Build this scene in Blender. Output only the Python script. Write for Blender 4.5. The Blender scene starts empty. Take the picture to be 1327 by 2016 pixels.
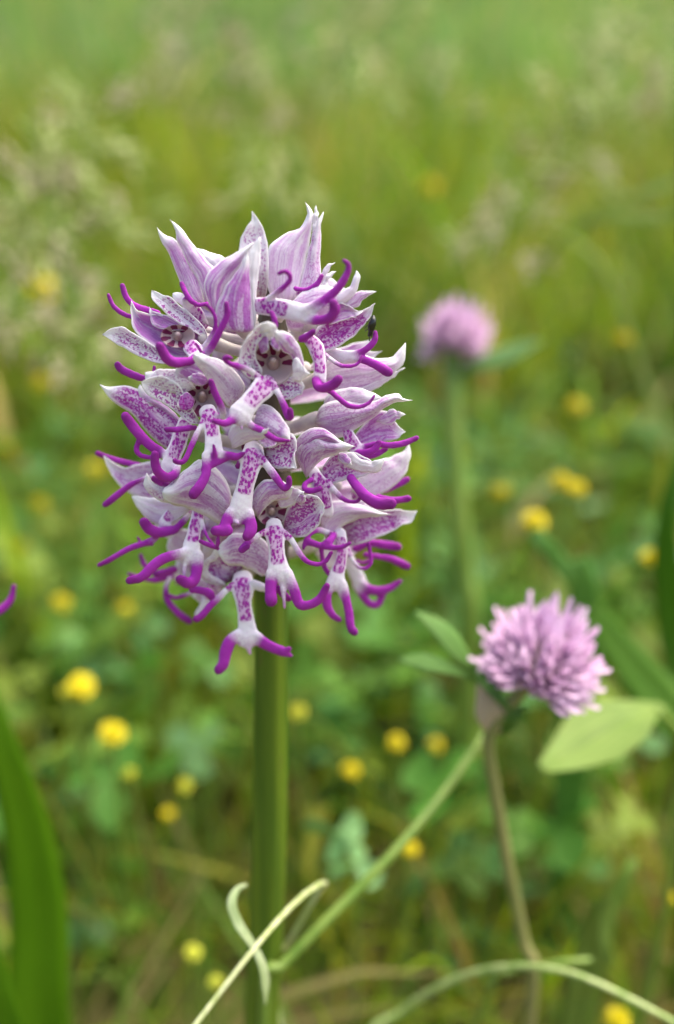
import bpy, bmesh, math, random
import numpy as np
from mathutils import Vector

R = math.radians
sc = bpy.context.scene
col = sc.collection
random.seed(7)
rng = np.random.default_rng(7)

# ------------------------------------------------------------------ camera, sky, sun, exposure
CAM_Z = 0.245
PITCH = R(20)
SENS_H, LENS = 5.25, 4.2
FPX = 1008.0 / (SENS_H / 2 / LENS)          # focal length in pixels of the 2016-pixel-high picture
cam_d = bpy.data.cameras.new('camera')
cam_d.sensor_fit = 'VERTICAL'
cam_d.sensor_height = SENS_H
cam_d.sensor_width = SENS_H
cam_d.lens = LENS
cam_d.clip_start = 0.005
cam_d.clip_end = 400
cam_d.dof.use_dof = True
cam_d.dof.focus_distance = 0.1055
cam_d.dof.aperture_fstop = 0.97
cam = bpy.data.objects.new('camera', cam_d)
col.objects.link(cam)
cam.location = (0, 0, CAM_Z)
cam.rotation_euler = (R(90) - PITCH, 0, 0)
sc.camera = cam

world = bpy.data.worlds.new('World')
sc.world = world
world.use_nodes = True
wn = world.node_tree
wn.nodes.clear()
sky = wn.nodes.new('ShaderNodeTexSky')
sky.sky_type = 'NISHITA'
sky.sun_disc = False
SUN_EL, SUN_AZ = R(66), R(70)
sky.sun_elevation = SUN_EL
sky.sun_rotation = SUN_AZ
sky.air_density = 1.0
sky.dust_density = 4.0
sky.ozone_density = 0.6
bg = wn.nodes.new('ShaderNodeBackground')
bg.inputs[1].default_value = 0.065
wo = wn.nodes.new('ShaderNodeOutputWorld')
wn.links.new(sky.outputs[0], bg.inputs[0])
wn.links.new(bg.outputs[0], wo.inputs[0])

sun_d = bpy.data.lights.new('sun', 'SUN')
sun_d.energy = 1.5
sun_d.angle = R(75)
sun_d.color = (1.0, 0.94, 0.82)
sun = bpy.data.objects.new('sun', sun_d)
col.objects.link(sun)
sun.location = (0, 0, 5)
# light comes from azimuth SUN_AZ (measured from +Y), elevation SUN_EL
sd = Vector((math.sin(SUN_AZ) * math.cos(SUN_EL), math.cos(SUN_AZ) * math.cos(SUN_EL), math.sin(SUN_EL)))
sun.rotation_euler = sd.to_track_quat('Z', 'Y').to_euler()

sc.view_settings.view_transform = 'Standard'
sc.view_settings.look = 'None'
sc.view_settings.exposure = 2.42
sc.view_settings.gamma = 1.0
sc.view_settings.use_curve_mapping = False
sc.cycles.use_denoising = True
sc.cycles.max_bounces = 8
sc.cycles.transparent_max_bounces = 4

# ------------------------------------------------------------------ coordinates
CF = np.array([0, math.cos(PITCH), -math.sin(PITCH)])
CU = np.array([0, math.sin(PITCH), math.cos(PITCH)])
CR = np.array([1.0, 0, 0])
CP = np.array([0, 0, CAM_Z])
Y_AX = 0.1117                                # distance of the orchid's upright axis
PXM = 0.115 / FPX                            # metres per picture unit at the spike


def at(px, py, d):
    px = np.asarray(px, float); py = np.asarray(py, float); d = np.asarray(d, float)
    a = (px - 663.5) / FPX; b = (1008 - py) / FPX
    return CP + d[..., None] * (CF + a[..., None] * CR + b[..., None] * CU)


def spike(P):
    """spike coordinates (x, -y, w towards the viewer's side) -> metres round the orchid's upright axis"""
    P = np.asarray(P, float)
    y = -P[:, 1]
    v = (1008 - y) / FPX
    d = Y_AX / (math.cos(PITCH) + v * math.sin(PITCH)) - P[:, 2] * PXM * 0.74
    return at(P[:, 0], y, d)


def ground_z(x, y):
    x = np.asarray(x, float); y = np.asarray(y, float)
    t = np.maximum(y - 0.55, 0)
    s = 0.26 * (np.sqrt(t * t + 0.15) - math.sqrt(0.15))
    far = np.maximum(y - 14, 0)
    s = s - 0.16 * far * (far / (far + 10))
    return s + 0.006 * np.sin(x * 9 + 1) * np.cos(y * 11) + 0.02 * np.sin(x * 2.1) * np.sin(y * 1.7 + 0.4) * np.minimum(1, np.abs(y) / 1.5)


# ------------------------------------------------------------------ helpers
def mesh_from(name, V, F, mat=None, smooth=True, attrs=None):
    me = bpy.data.meshes.new(name)
    me.from_pydata([tuple(v) for v in V], [], [tuple(f) for f in F])
    if mat:
        me.materials.append(mat)
    if smooth:
        me.polygons.foreach_set('use_smooth', [True] * len(me.polygons))
    for k, a in (attrs or {}).items():
        a = np.asarray(a, dtype=np.float32)
        if a.ndim == 1:
            me.attributes.new(k, 'FLOAT', 'POINT').data.foreach_set('value', a)
        else:
            me.attributes.new(k, 'FLOAT_VECTOR', 'POINT').data.foreach_set('vector', a.ravel())
    me.update()
    return me


def link(name, me, parent=None, loc=None):
    o = bpy.data.objects.new(name, me)
    col.objects.link(o)
    if loc is not None:
        o.location = loc
    if parent:
        o.parent = parent
    return o


def tag(o, label=None, cat=None, group=None, kind=None):
    if label: o['label'] = label
    if cat: o['category'] = cat
    if group: o['group'] = group
    if kind: o['kind'] = kind
    return o


def empty(name, loc, label, cat, group=None):
    o = bpy.data.objects.new(name, None)
    o.empty_display_size = 0.01
    col.objects.link(o)
    o.location = tuple(loc)
    return tag(o, label, cat, group)


def catmull(pts, n):
    """n points evenly spread (by length) on a smooth curve through pts (any dimension)"""
    P = np.asarray(pts, float)
    if len(P) == 2:
        t = np.linspace(0, 1, n)[:, None]
        return P[0] * (1 - t) + P[1] * t
    Q = np.vstack([2 * P[0] - P[1], P, 2 * P[-1] - P[-2]])
    out = []
    for i in range(1, len(Q) - 2):
        p0, p1, p2, p3 = Q[i - 1], Q[i], Q[i + 1], Q[i + 2]
        t = np.linspace(0, 1, 12, endpoint=False)[:, None]
        out.append(0.5 * ((2 * p1) + (-p0 + p2) * t + (2 * p0 - 5 * p1 + 4 * p2 - p3) * t ** 2 + (-p0 + 3 * p1 - 3 * p2 + p3) * t ** 3))
    out.append(P[-1:])
    C = np.vstack(out)
    dim = min(3, C.shape[1])
    s = np.concatenate([[0], np.cumsum(np.linalg.norm(np.diff(C[:, :dim], axis=0), axis=1) + 1e-12)])
    u = np.linspace(0, s[-1], n)
    return np.stack([np.interp(u, s, C[:, k]) for k in range(C.shape[1])], axis=1)


def tube(path, rad, sides=8, flat=1.0, ref=(0, 0, 1), caps=True):
    """closed round tube along path; flat < 1 squashes it in the ref direction"""
    P = np.asarray(path, float)
    n = len(P)
    rad = np.broadcast_to(np.asarray(rad, float), (n,))
    T = np.gradient(P, axis=0)
    T /= np.linalg.norm(T, axis=1)[:, None] + 1e-12
    ref = np.asarray(ref, float)
    if caps:
        r0, r1 = rad[0], rad[-1]
        A, B, ra, rb = [], [], [], []
        for a in (80, 50, 22):
            A.append(P[0] - T[0] * r0 * math.sin(R(a))); ra.append(r0 * math.cos(R(a)))
        for a in (22, 50, 80):
            B.append(P[-1] + T[-1] * r1 * math.sin(R(a))); rb.append(r1 * math.cos(R(a)))
        P = np.vstack([A, P, B])
        T = np.vstack([[T[0]] * 3, T, [T[-1]] * 3])
        rad = np.concatenate([ra, rad, rb])
        n = len(P)
    V = []
    S = np.cross(T[0], ref)
    if np.linalg.norm(S) < 0.25:
        S = np.cross(T[0], (1, 0.3, 0.1))
    S /= np.linalg.norm(S)
    ang = np.linspace(0, 2 * math.pi, sides, endpoint=False)
    for i in range(n):
        if flat < 0.99:
            S2 = np.cross(T[i], ref)
            if np.linalg.norm(S2) > 0.2:
                S = S2
        S = S - T[i] * np.dot(S, T[i])
        S /= np.linalg.norm(S) + 1e-12
        N = np.cross(S, T[i])
        V.append(P[i] + rad[i] * (np.cos(ang)[:, None] * S + np.sin(ang)[:, None] * N * flat))
    V = np.vstack(V)
    F = []
    for i in range(n - 1):
        for k in range(sides):
            k2 = (k + 1) % sides
            F.append((i * sides + k, i * sides + k2, (i + 1) * sides + k2, (i + 1) * sides + k))
    F.append(tuple(range(sides - 1, -1, -1)))
    F.append(tuple((n - 1) * sides + k for k in range(sides)))
    return V, F


class Join:
    def __init__(s): s.V, s.F, s.A = [], [], []; s.n = 0
    def add(s, V, F, a=0.0):
        s.V.append(np.asarray(V, float)); s.F += [tuple(i + s.n for i in f) for f in F]
        a = np.asarray(a, float)
        s.A.append(a if a.ndim else np.full(len(V), float(a)))
        s.n += len(V)
    def verts(s): return np.vstack(s.V)
    def attr(s): return np.concatenate(s.A)


def node_mat(name):
    m = bpy.data.materials.new(name)
    m.use_nodes = True
    nt = m.node_tree
    nt.nodes.clear()
    out = nt.nodes.new('ShaderNodeOutputMaterial')
    return m, nt, out


def N(nt, typ, **kw):
    n = nt.nodes.new(typ)
    for k, v in kw.items():
        if k.startswith('_'):
            setattr(n, k[1:], v)
        else:
            n.inputs[k.replace('__', ' ')].default_value = v
    return n


def math_n(nt, op, a, b=None, clamp=False):
    n = nt.nodes.new('ShaderNodeMath'); n.operation = op; n.use_clamp = clamp
    for i, x in enumerate((a, b)):
        if x is None: continue
        if isinstance(x, (int, float)): n.inputs[i].default_value = x
        else: nt.links.new(x, n.inputs[i])
    return n.outputs[0]


def ramp(nt, x, lo, hi, a=0.0, b=1.0):
    n = nt.nodes.new('ShaderNodeMapRange'); n.interpolation_type = 'SMOOTHSTEP'
    nt.links.new(x, n.inputs[0])
    for i, v in enumerate((lo, hi, a, b)): n.inputs[i + 1].default_value = v
    return n.outputs[0]


def mix(nt, f, a, b):
    n = nt.nodes.new('ShaderNodeMix'); n.data_type = 'RGBA'
    for i, x in ((0, f), (6, a), (7, b)):
        if isinstance(x, (int, float)): n.inputs[i].default_value = x
        elif isinstance(x, tuple): n.inputs[i].default_value = (*x, 1)
        else: nt.links.new(x, n.inputs[i])
    return n.outputs[2]


def attr(nt, name, typ='GEOMETRY'):
    n = nt.nodes.new('ShaderNodeAttribute'); n.attribute_name = name; n.attribute_type = typ
    return n


def noise(nt, vec, scale, detail=3, rough=0.55, dist=0.0):
    n = nt.nodes.new('ShaderNodeTexNoise')
    nt.links.new(vec, n.inputs['Vector'])
    n.inputs['Scale'].default_value = scale; n.inputs['Detail'].default_value = detail
    n.inputs['Roughness'].default_value = rough; n.inputs['Distortion'].default_value = dist
    return n.outputs[0]


def vscale(nt, vec, s, off=(0, 0, 0)):
    n = nt.nodes.new('ShaderNodeMapping')
    nt.links.new(vec, n.inputs[0]); n.inputs['Scale'].default_value = s; n.inputs['Location'].default_value = off
    return n.outputs[0]


def leafy(nt, out, color, rough=0.5, trans=0.3, spec=0.3, bump=None, tcol=None):
    """a thin plant tissue: glossy diffuse front, some light passing through"""
    b = nt.nodes.new('ShaderNodeBsdfPrincipled')
    b.inputs['Roughness'].default_value = rough
    b.inputs['Specular IOR Level'].default_value = spec
    t = nt.nodes.new('ShaderNodeBsdfTranslucent')
    for n, k in ((b, 'Base Color'), (t, 'Color')):
        c = color if k == 'Base Color' or tcol is None else tcol
        if isinstance(c, tuple): n.inputs[k].default_value = (*c, 1)
        else: nt.links.new(c, n.inputs[k])
    if bump is not None:
        nt.links.new(bump, b.inputs['Normal'])
    m = nt.nodes.new('ShaderNodeMixShader')
    m.inputs[0].default_value = trans
    nt.links.new(b.outputs[0], m.inputs[1]); nt.links.new(t.outputs[0], m.inputs[2])
    nt.links.new(m.outputs[0], out.inputs[0])


def bumpn(nt, h, strength, dist):
    n = nt.nodes.new('ShaderNodeBump'); n.inputs['Strength'].default_value = strength; n.inputs['Distance'].default_value = dist
    nt.links.new(h, n.inputs['Height'])
    return n.outputs[0]


# ------------------------------------------------------------------ materials
def mat_tepal():
    m, nt, out = node_mat('orchid_tepal')
    uv = attr(nt, 'uvw').outputs['Vector']          # u across -1..1, v base..tip, seed
    par = attr(nt, 'par').outputs['Vector']         # flush, spots, dark base
    sp = nt.nodes.new('ShaderNodeSeparateXYZ'); nt.links.new(uv, sp.inputs[0])
    pp = nt.nodes.new('ShaderNodeSeparateXYZ'); nt.links.new(par, pp.inputs[0])
    u, v = sp.outputs[0], sp.outputs[1]
    flush, spots, base = pp.outputs
    au = math_n(nt, 'ABSOLUTE', u)
    pc = attr(nt, 'pc').outputs['Vector']
    inner = math_n(nt, 'MULTIPLY', ramp(nt, au, 0.72, 1.0, 1, 0), ramp(nt, v, 0.68, 0.93, 1, 0))
    streak = noise(nt, vscale(nt, uv, (3.4, 2.2, 3.0)), 1.0, 5, 0.7, 0.7)
    cloud = noise(nt, vscale(nt, pc, (0.03, 0.03, 0.03)), 1.0, 4, 0.65)
    tint = math_n(nt, 'MULTIPLY', math_n(nt, 'ADD', ramp(nt, streak, 0.42, 0.61), math_n(nt, 'MULTIPLY', cloud, 0.9)), math_n(nt, 'MULTIPLY', flush, 0.85))
    tint = math_n(nt, 'MULTIPLY', tint, inner, True)
    # fine veins
    vein = noise(nt, vscale(nt, uv, (11, 1.1, 2.0)), 1.0, 3, 0.6, 0.9)
    veinm = math_n(nt, 'MULTIPLY', ramp(nt, vein, 0.545, 0.64), math_n(nt, 'MULTIPLY', inner, ramp(nt, noise(nt, vscale(nt, pc, (.045, .045, .045)), 1.0, 2), 0.42, 0.6)))
    veinm = math_n(nt, 'MULTIPLY', veinm, math_n(nt, 'ADD', math_n(nt, 'MULTIPLY', spots, 0.45), 0.45), True)
    # dots
    vo = nt.nodes.new('ShaderNodeTexNoise'); nt.links.new(vscale(nt, pc, (0.20, 0.20, 0.20)), vo.inputs['Vector'])
    vo.inputs['Scale'].default_value = 1.0; vo.inputs['Detail'].default_value = 2.0; vo.inputs['Roughness'].default_value = 0.6
    clus = noise(nt, vscale(nt, uv, (2.2, 3.0, 5.0), (3, 1, 0)), 1.0, 2)
    dots = math_n(nt, 'MULTIPLY', ramp(nt, math_n(nt, 'ADD', vo.outputs[0], math_n(nt, 'MULTIPLY', spots, 0.055)), 0.535, 0.60), math_n(nt, 'MULTIPLY', ramp(nt, clus, 0.36, 0.52), inner))
    dots = math_n(nt, 'MULTIPLY', dots, math_n(nt, 'MULTIPLY', spots, 1.3), True)
    c = mix(nt, tint, (0.87, 0.845, 0.865), (0.54, 0.21, 0.57))
    c = mix(nt, math_n(nt, 'MULTIPLY', veinm, 0.75), c, (0.42, 0.09, 0.43))
    c = mix(nt, math_n(nt, 'MULTIPLY', dots, 0.9), c, (0.40, 0.018, 0.36))
    ob = math_n(nt, 'MULTIPLY', ramp(nt, v, 0.0, 0.22, 1, 0), 0.5)
    c = mix(nt, ob, c, (0.42, 0.36, 0.22))
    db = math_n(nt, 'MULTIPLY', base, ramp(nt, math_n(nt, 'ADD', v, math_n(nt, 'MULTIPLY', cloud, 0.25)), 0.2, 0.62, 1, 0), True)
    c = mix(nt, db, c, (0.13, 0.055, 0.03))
    h = noise(nt, vscale(nt, uv, (9, 0.9, 2)), 1.0, 3)
    leafy(nt, out, c, 0.5, 0.34, 0.22, bumpn(nt, math_n(nt, 'ADD', h, math_n(nt, 'MULTIPLY', vo.outputs[0], 0.5)), 0.4, 0.0003))
    return m


def mat_lip():
    m, nt, out = node_mat('orchid_lip')
    t = attr(nt, 'tip').outputs['Fac']
    s = attr(nt, 'spot').outputs['Fac']
    e = attr(nt, 'end').outputs['Fac']
    pc = attr(nt, 'pc').outputs['Vector']
    vo = nt.nodes.new('ShaderNodeTexVoronoi'); vo.feature = 'F1'
    wob = nt.nodes.new('ShaderNodeTexNoise'); nt.links.new(vscale(nt, pc, (.16, .16, .16)), wob.inputs['Vector'])
    va = nt.nodes.new('ShaderNodeVectorMath'); va.operation = 'MULTIPLY_ADD'
    nt.links.new(wob.outputs['Color'], va.inputs[0]); va.inputs[1].default_value = (1.3, 1.3, 1.3)
    nt.links.new(vscale(nt, pc, (0.19, 0.13, 0.06)), va.inputs[2])
    nt.links.new(va.outputs[0], vo.inputs['Vector']); vo.inputs['Scale'].default_value = 1.0
    vo.inputs['Randomness'].default_value = 1.0
    sepc = nt.nodes.new('ShaderNodeSeparateColor'); nt.links.new(vo.outputs['Color'], sepc.inputs[0])
    size = math_n(nt, 'MULTIPLY_ADD', sepc.outputs[0], 0.34)
    nt.nodes[-1].inputs[2].default_value = 0.33
    d = math_n(nt, 'SUBTRACT', size, vo.outputs['Distance'])
    dot = math_n(nt, 'MULTIPLY', ramp(nt, d, -0.05, 0.04), ramp(nt, s, 0.30, 0.5), True)
    grain = noise(nt, vscale(nt, pc, (0.22, 0.22, 0.22)), 1.0, 4, 0.7)
    fine = noise(nt, vscale(nt, pc, (0.9, 0.9, 0.9)), 1.0, 2, 0.6)
    white = mix(nt, math_n(nt, 'MULTIPLY', ramp(nt, grain, 0.4, 0.7), 0.35), (0.80, 0.74, 0.80), (0.66, 0.48, 0.67))
    white = mix(nt, math_n(nt, 'MULTIPLY', ramp(nt, s, 0.1, 0.6), 0.5), white, (0.60, 0.20, 0.57))
    c = mix(nt, dot, white, (0.36, 0.012, 0.33))
    tt = ramp(nt, math_n(nt, 'ADD', t, math_n(nt, 'MULTIPLY', math_n(nt, 'SUBTRACT', grain, 0.5), 0.5)), 0.10, 0.85)
    pur = mix(nt, math_n(nt, 'MULTIPLY', ramp(nt, e, 0.72, 1.0), 0.65), (0.35, 0.022, 0.36), (0.16, 0.004, 0.15))
    pur = mix(nt, ramp(nt, fine, 0.60, 0.8, 0, 0.28), pur, (0.58, 0.24, 0.64))  # sparkle of the skin painted into the colour as fine pale specks
    c = mix(nt, tt, c, pur)
    hh = math_n(nt, 'ADD', math_n(nt, 'MULTIPLY', fine, 0.5), math_n(nt, 'MULTIPLY', dot, 0.35))
    b = nt.nodes.new('ShaderNodeBsdfPrincipled')
    nt.links.new(c, b.inputs['Base Color'])
    b.inputs['Roughness'].default_value = 0.5
    b.inputs['Specular IOR Level'].default_value = 0.24
    b.inputs['Subsurface Weight'].default_value = 0.18
    b.inputs['Subsurface Radius'].default_value = (1.0, 0.6, 0.9)
    b.inputs['Subsurface Scale'].default_value = 0.0006
    nt.links.new(bumpn(nt, hh, 0.7, 0.0003), b.inputs['Normal'])
    nt.links.new(b.outputs[0], out.inputs[0])
    return m


def mat_column():
    m, nt, out = node_mat('orchid_column')
    pc = attr(nt, 'pc').outputs['Vector']
    s = attr(nt, 'str').outputs['Fac']
    g = noise(nt, vscale(nt, pc, (.12, .12, .12)), 1.0, 3)
    c = mix(nt, ramp(nt, math_n(nt, 'ADD', s, math_n(nt, 'MULTIPLY', math_n(nt, 'SUBTRACT', g, .5), .5)), 0.42, 0.58), (0.50, 0.36, 0.36), (0.17, 0.012, 0.075))
    leafy(nt, out, c, 0.4, 0.12, 0.4)
    return m


def mat_ovary():
    m, nt, out = node_mat('orchid_ovary')
    pc = attr(nt, 'pc').outputs['Vector']
    g = noise(nt, vscale(nt, pc, (.03, .05, .03)), 1.0, 3)
    c = mix(nt, ramp(nt, g, 0.35, 0.65), (0.60, 0.55, 0.50), (0.47, 0.40, 0.42))
    leafy(nt, out, c, 0.42, 0.15, 0.4)
    return m


def mat_stem(name, a, b_, sc_=(300, 300, 12), rough=0.42, flush_z=None):
    m, nt, out = node_mat(name)
    tc = nt.nodes.new('ShaderNodeTexCoord')
    g = noise(nt, vscale(nt, tc.outputs['Object'], sc_), 1.0, 4, 0.6)
    f = noise(nt, vscale(nt, tc.outputs['Object'], (900, 900, 500)), 1.0, 2, 0.6)
    c = mix(nt, ramp(nt, g, 0.35, 0.65), a, b_)
    if flush_z:
        sz = nt.nodes.new('ShaderNodeSeparateXYZ'); nt.links.new(tc.outputs['Object'], sz.inputs[0])
        fz = math_n(nt, 'ADD', sz.outputs[2], math_n(nt, 'MULTIPLY', math_n(nt, 'SUBTRACT', g, .5), .012))
        c = mix(nt, ramp(nt, fz, flush_z - .004, flush_z + .006), c, (0.060, 0.045, 0.028))
        sp_ = noise(nt, vscale(nt, tc.outputs['Object'], (700, 700, 260)), 1.0, 2, 0.5)
        c = mix(nt, math_n(nt, 'MULTIPLY', ramp(nt, sp_, 0.64, 0.74), 0.35), c, (0.10, 0.07, 0.025))
    leafy(nt, out, c, rough, 0.10, 0.4, bumpn(nt, math_n(nt, 'ADD', g, math_n(nt, 'MULTIPLY', f, 0.25)), 0.45, 0.0006))
    return m


def mat_leaf(name, a, b_, scale=120, trans=0.35, rough=0.5, veins=None):
    m, nt, out = node_mat(name)
    tc = nt.nodes.new('ShaderNodeTexCoord')
    oi = nt.nodes.new('ShaderNodeObjectInfo')
    g = noise(nt, vscale(nt, tc.outputs['Object'], (scale, scale, scale)), 1.0, 4, 0.6)
    f = math_n(nt, 'ADD', math_n(nt, 'MULTIPLY', g, 0.8), math_n(nt, 'MULTIPLY', oi.outputs['Random'], 0.55))
    c = mix(nt, ramp(nt, f, 0.35, 1.0), a, b_)
    bmp = None
    if veins:
        ruv = attr(nt, 'ruv').outputs['Vector']
        vn = noise(nt, vscale(nt, ruv, (veins, 0.8, 1)), 1.0, 3, 0.6, 0.15)
        blot = noise(nt, vscale(nt, ruv, (1.5, 4, 1), (5, 2, 0)), 1.0, 4, 0.65)
        c = mix(nt, math_n(nt, 'MULTIPLY', ramp(nt, vn, 0.42, 0.62), 0.55), c, tuple(x * 0.6 for x in a))
        c = mix(nt, math_n(nt, 'MULTIPLY', ramp(nt, blot, 0.55, 0.8), 0.5), c, tuple(min(1, x * y) for x, y in zip(b_, (1.5, 1.15, 1.2))))
        bmp = bumpn(nt, vn, 0.5, 0.0008)
    leafy(nt, out, c, rough, trans, 0.3, bmp)
    return m


def mat_col(name, trans=0.35, rough=0.55, mul=1.0):
    """pigment stored blade by blade in the mesh"""
    m, nt, out = node_mat(name)
    c = attr(nt, 'col').outputs['Color']
    leafy(nt, out, c, rough, trans, 0.25)
    return m


def mat_ground():
    m, nt, out = node_mat('ground')
    tc = nt.nodes.new('ShaderNodeTexCoord')
    o = tc.outputs['Object']
    g = noise(nt, vscale(nt, o, (14, 14, 14)), 1.0, 5, 0.65)
    f = noise(nt, vscale(nt, o, (160, 160, 160)), 1.0, 4, 0.7)
    c = mix(nt, ramp(nt, g, 0.35, 0.65), (0.095, 0.075, 0.025), (0.10, 0.115, 0.022))
    c = mix(nt, ramp(nt, f, 0.45, 0.75), c, (0.17, 0.135, 0.06))
    sep = nt.nodes.new('ShaderNodeSeparateXYZ'); nt.links.new(o, sep.inputs[0])
    c = mix(nt, ramp(nt, sep.outputs[1], 0.8, 2.5), c, (0.07, 0.11, 0.022))
    leafy(nt, out, c, 0.9, 0.0, 0.1, bumpn(nt, f, 0.8, 0.004))
    return m


M_TEPAL, M_LIP, M_COLUMN, M_OVARY = mat_tepal(), mat_lip(), mat_column(), mat_ovary()
M_STEM = mat_stem('orchid_stem', (0.050, 0.105, 0.006), (0.105, 0.165, 0.010), (420, 420, 9), 0.45, 0.194)
M_GSTEM = mat_stem('green_stalk', (0.12, 0.21, 0.025), (0.19, 0.27, 0.045))
M_BSTEM = mat_stem('brown_stalk', (0.19, 0.20, 0.06), (0.26, 0.24, 0.09))
M_PALE = mat_stem('pale_stalk', (0.34, 0.40, 0.13), (0.52, 0.54, 0.28), (500, 500, 40))
M_ARC = mat_stem('pale_green_stalk', (0.22, 0.32, 0.07), (0.38, 0.44, 0.17), (400, 400, 40))
M_WHITISH = mat_stem('whitish_tendril', (0.28, 0.36, 0.15), (0.44, 0.50, 0.27), (400, 400, 60))
M_BLADE = mat_leaf('broad_blade', (0.12, 0.28, 0.005), (0.15, 0.32, 0.007), 40, 0.5, veins=14)
M_DARKBLADE = mat_leaf('dark_blade', (0.08, 0.22, 0.006), (0.11, 0.26, 0.008), 40, 0.5, veins=14)
M_LEAF = mat_leaf('clover_leaf', (0.055, 0.16, 0.018), (0.13, 0.29, 0.05), 140, 0.4)
M_BLUELEAF = mat_leaf('bluish_leaf', (0.13, 0.30, 0.05), (0.21, 0.39, 0.09), 90, 0.45, veins=6)
M_LIGHTLEAF = mat_leaf('light_leaf', (0.15, 0.26, 0.03), (0.24, 0.345, 0.065), 160, 0.4, veins=9)
M_ARCH = mat_leaf('arching_grass', (0.20, 0.30, 0.05), (0.32, 0.40, 0.12), 60, 0.45)
M_CLOVER_DARK = mat_leaf('clover_bract', (0.06, 0.15, 0.02), (0.10, 0.20, 0.03), 120)
M_STIPULE = mat_leaf('clover_stipule', (0.46, 0.35, 0.22), (0.56, 0.44, 0.30), 120)
M_GRASS = mat_col('grass_tissue', 0.5)
M_YELLOW = mat_leaf('yellow_petal', (0.52, 0.43, 0.002), (0.66, 0.54, 0.004), 500, 0.2)
M_YGREEN = mat_leaf('yellow_bud', (0.42, 0.42, 0.02), (0.50, 0.52, 0.05), 500, 0.2)
M_SEED = mat_leaf('seed_husk', (0.34, 0.44, 0.11), (0.56, 0.55, 0.25), 200, 0.3)
M_SEEDP = mat_leaf('purplish_seed_husk', (0.40, 0.36, 0.20), (0.50, 0.45, 0.28), 200, 0.3)


def mat_floret():
    m, nt, out = node_mat('clover_floret')
    t = attr(nt, 't').outputs['Fac']
    oi = nt.nodes.new('ShaderNodeObjectInfo')
    pink = mix(nt, oi.outputs['Random'], (0.60, 0.37, 0.57), (0.74, 0.54, 0.72))
    c = mix(nt, ramp(nt, t, 0.25, 0.75), (0.72, 0.62, 0.58), pink)
    leafy(nt, out, c, 0.5, 0.42, 0.3)
    return m


M_FLORET = mat_floret()


def mat_plain(name, c, rough, spec=0.5):
    m, nt, out = node_mat(name)
    tc = nt.nodes.new('ShaderNodeTexCoord')
    g = noise(nt, vscale(nt, tc.outputs['Object'], (1500, 1500, 1500)), 1.0, 3)
    leafy(nt, out, mix(nt, g, c, tuple(x * 1.8 for x in c)), rough, 0.0, spec)
    return m


M_BEETLE = mat_plain('beetle_shell', (0.008, 0.008, 0.007), 0.25)
M_BLEG = mat_plain('beetle_leg', (0.02, 0.014, 0.008), 0.4)

# ------------------------------------------------------------------ ground
ys = np.concatenate([np.linspace(-30, -1, 12), np.linspace(-0.8, 3, 77), np.linspace(3.2, 16, 50), np.linspace(18, 160, 24)])
xs = np.concatenate([np.linspace(-150, -8, 20), np.linspace(-7, -1.2, 18), np.linspace(-1.1, 1.1, 45), np.linspace(1.2, 7, 18), np.linspace(8, 150, 20)])
GX, GY = np.meshgrid(xs, ys)
GZ = ground_z(GX, GY)
V = np.stack([GX.ravel(), GY.ravel(), GZ.ravel()], 1)
nx = len(xs)
F = [(j * nx + i, j * nx + i + 1, (j + 1) * nx + i + 1, (j + 1) * nx + i) for j in range(len(ys) - 1) for i in range(nx - 1)]
tag(link('ground', mesh_from('ground', V, F, mat_ground())), 'brown soil and thatch of the meadow sloping up behind', 'ground', kind='structure')

# ------------------------------------------------------------------ grass and ground cover (uncountable)
PAL = np.array([[.098, .188, .005], [.150, .225, .006], [.205, .250, .009], [.070, .150, .005], [.240, .225, .018], [.120, .205, .030], [.34, .28, .10], [.19, .13, .03]])


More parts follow.
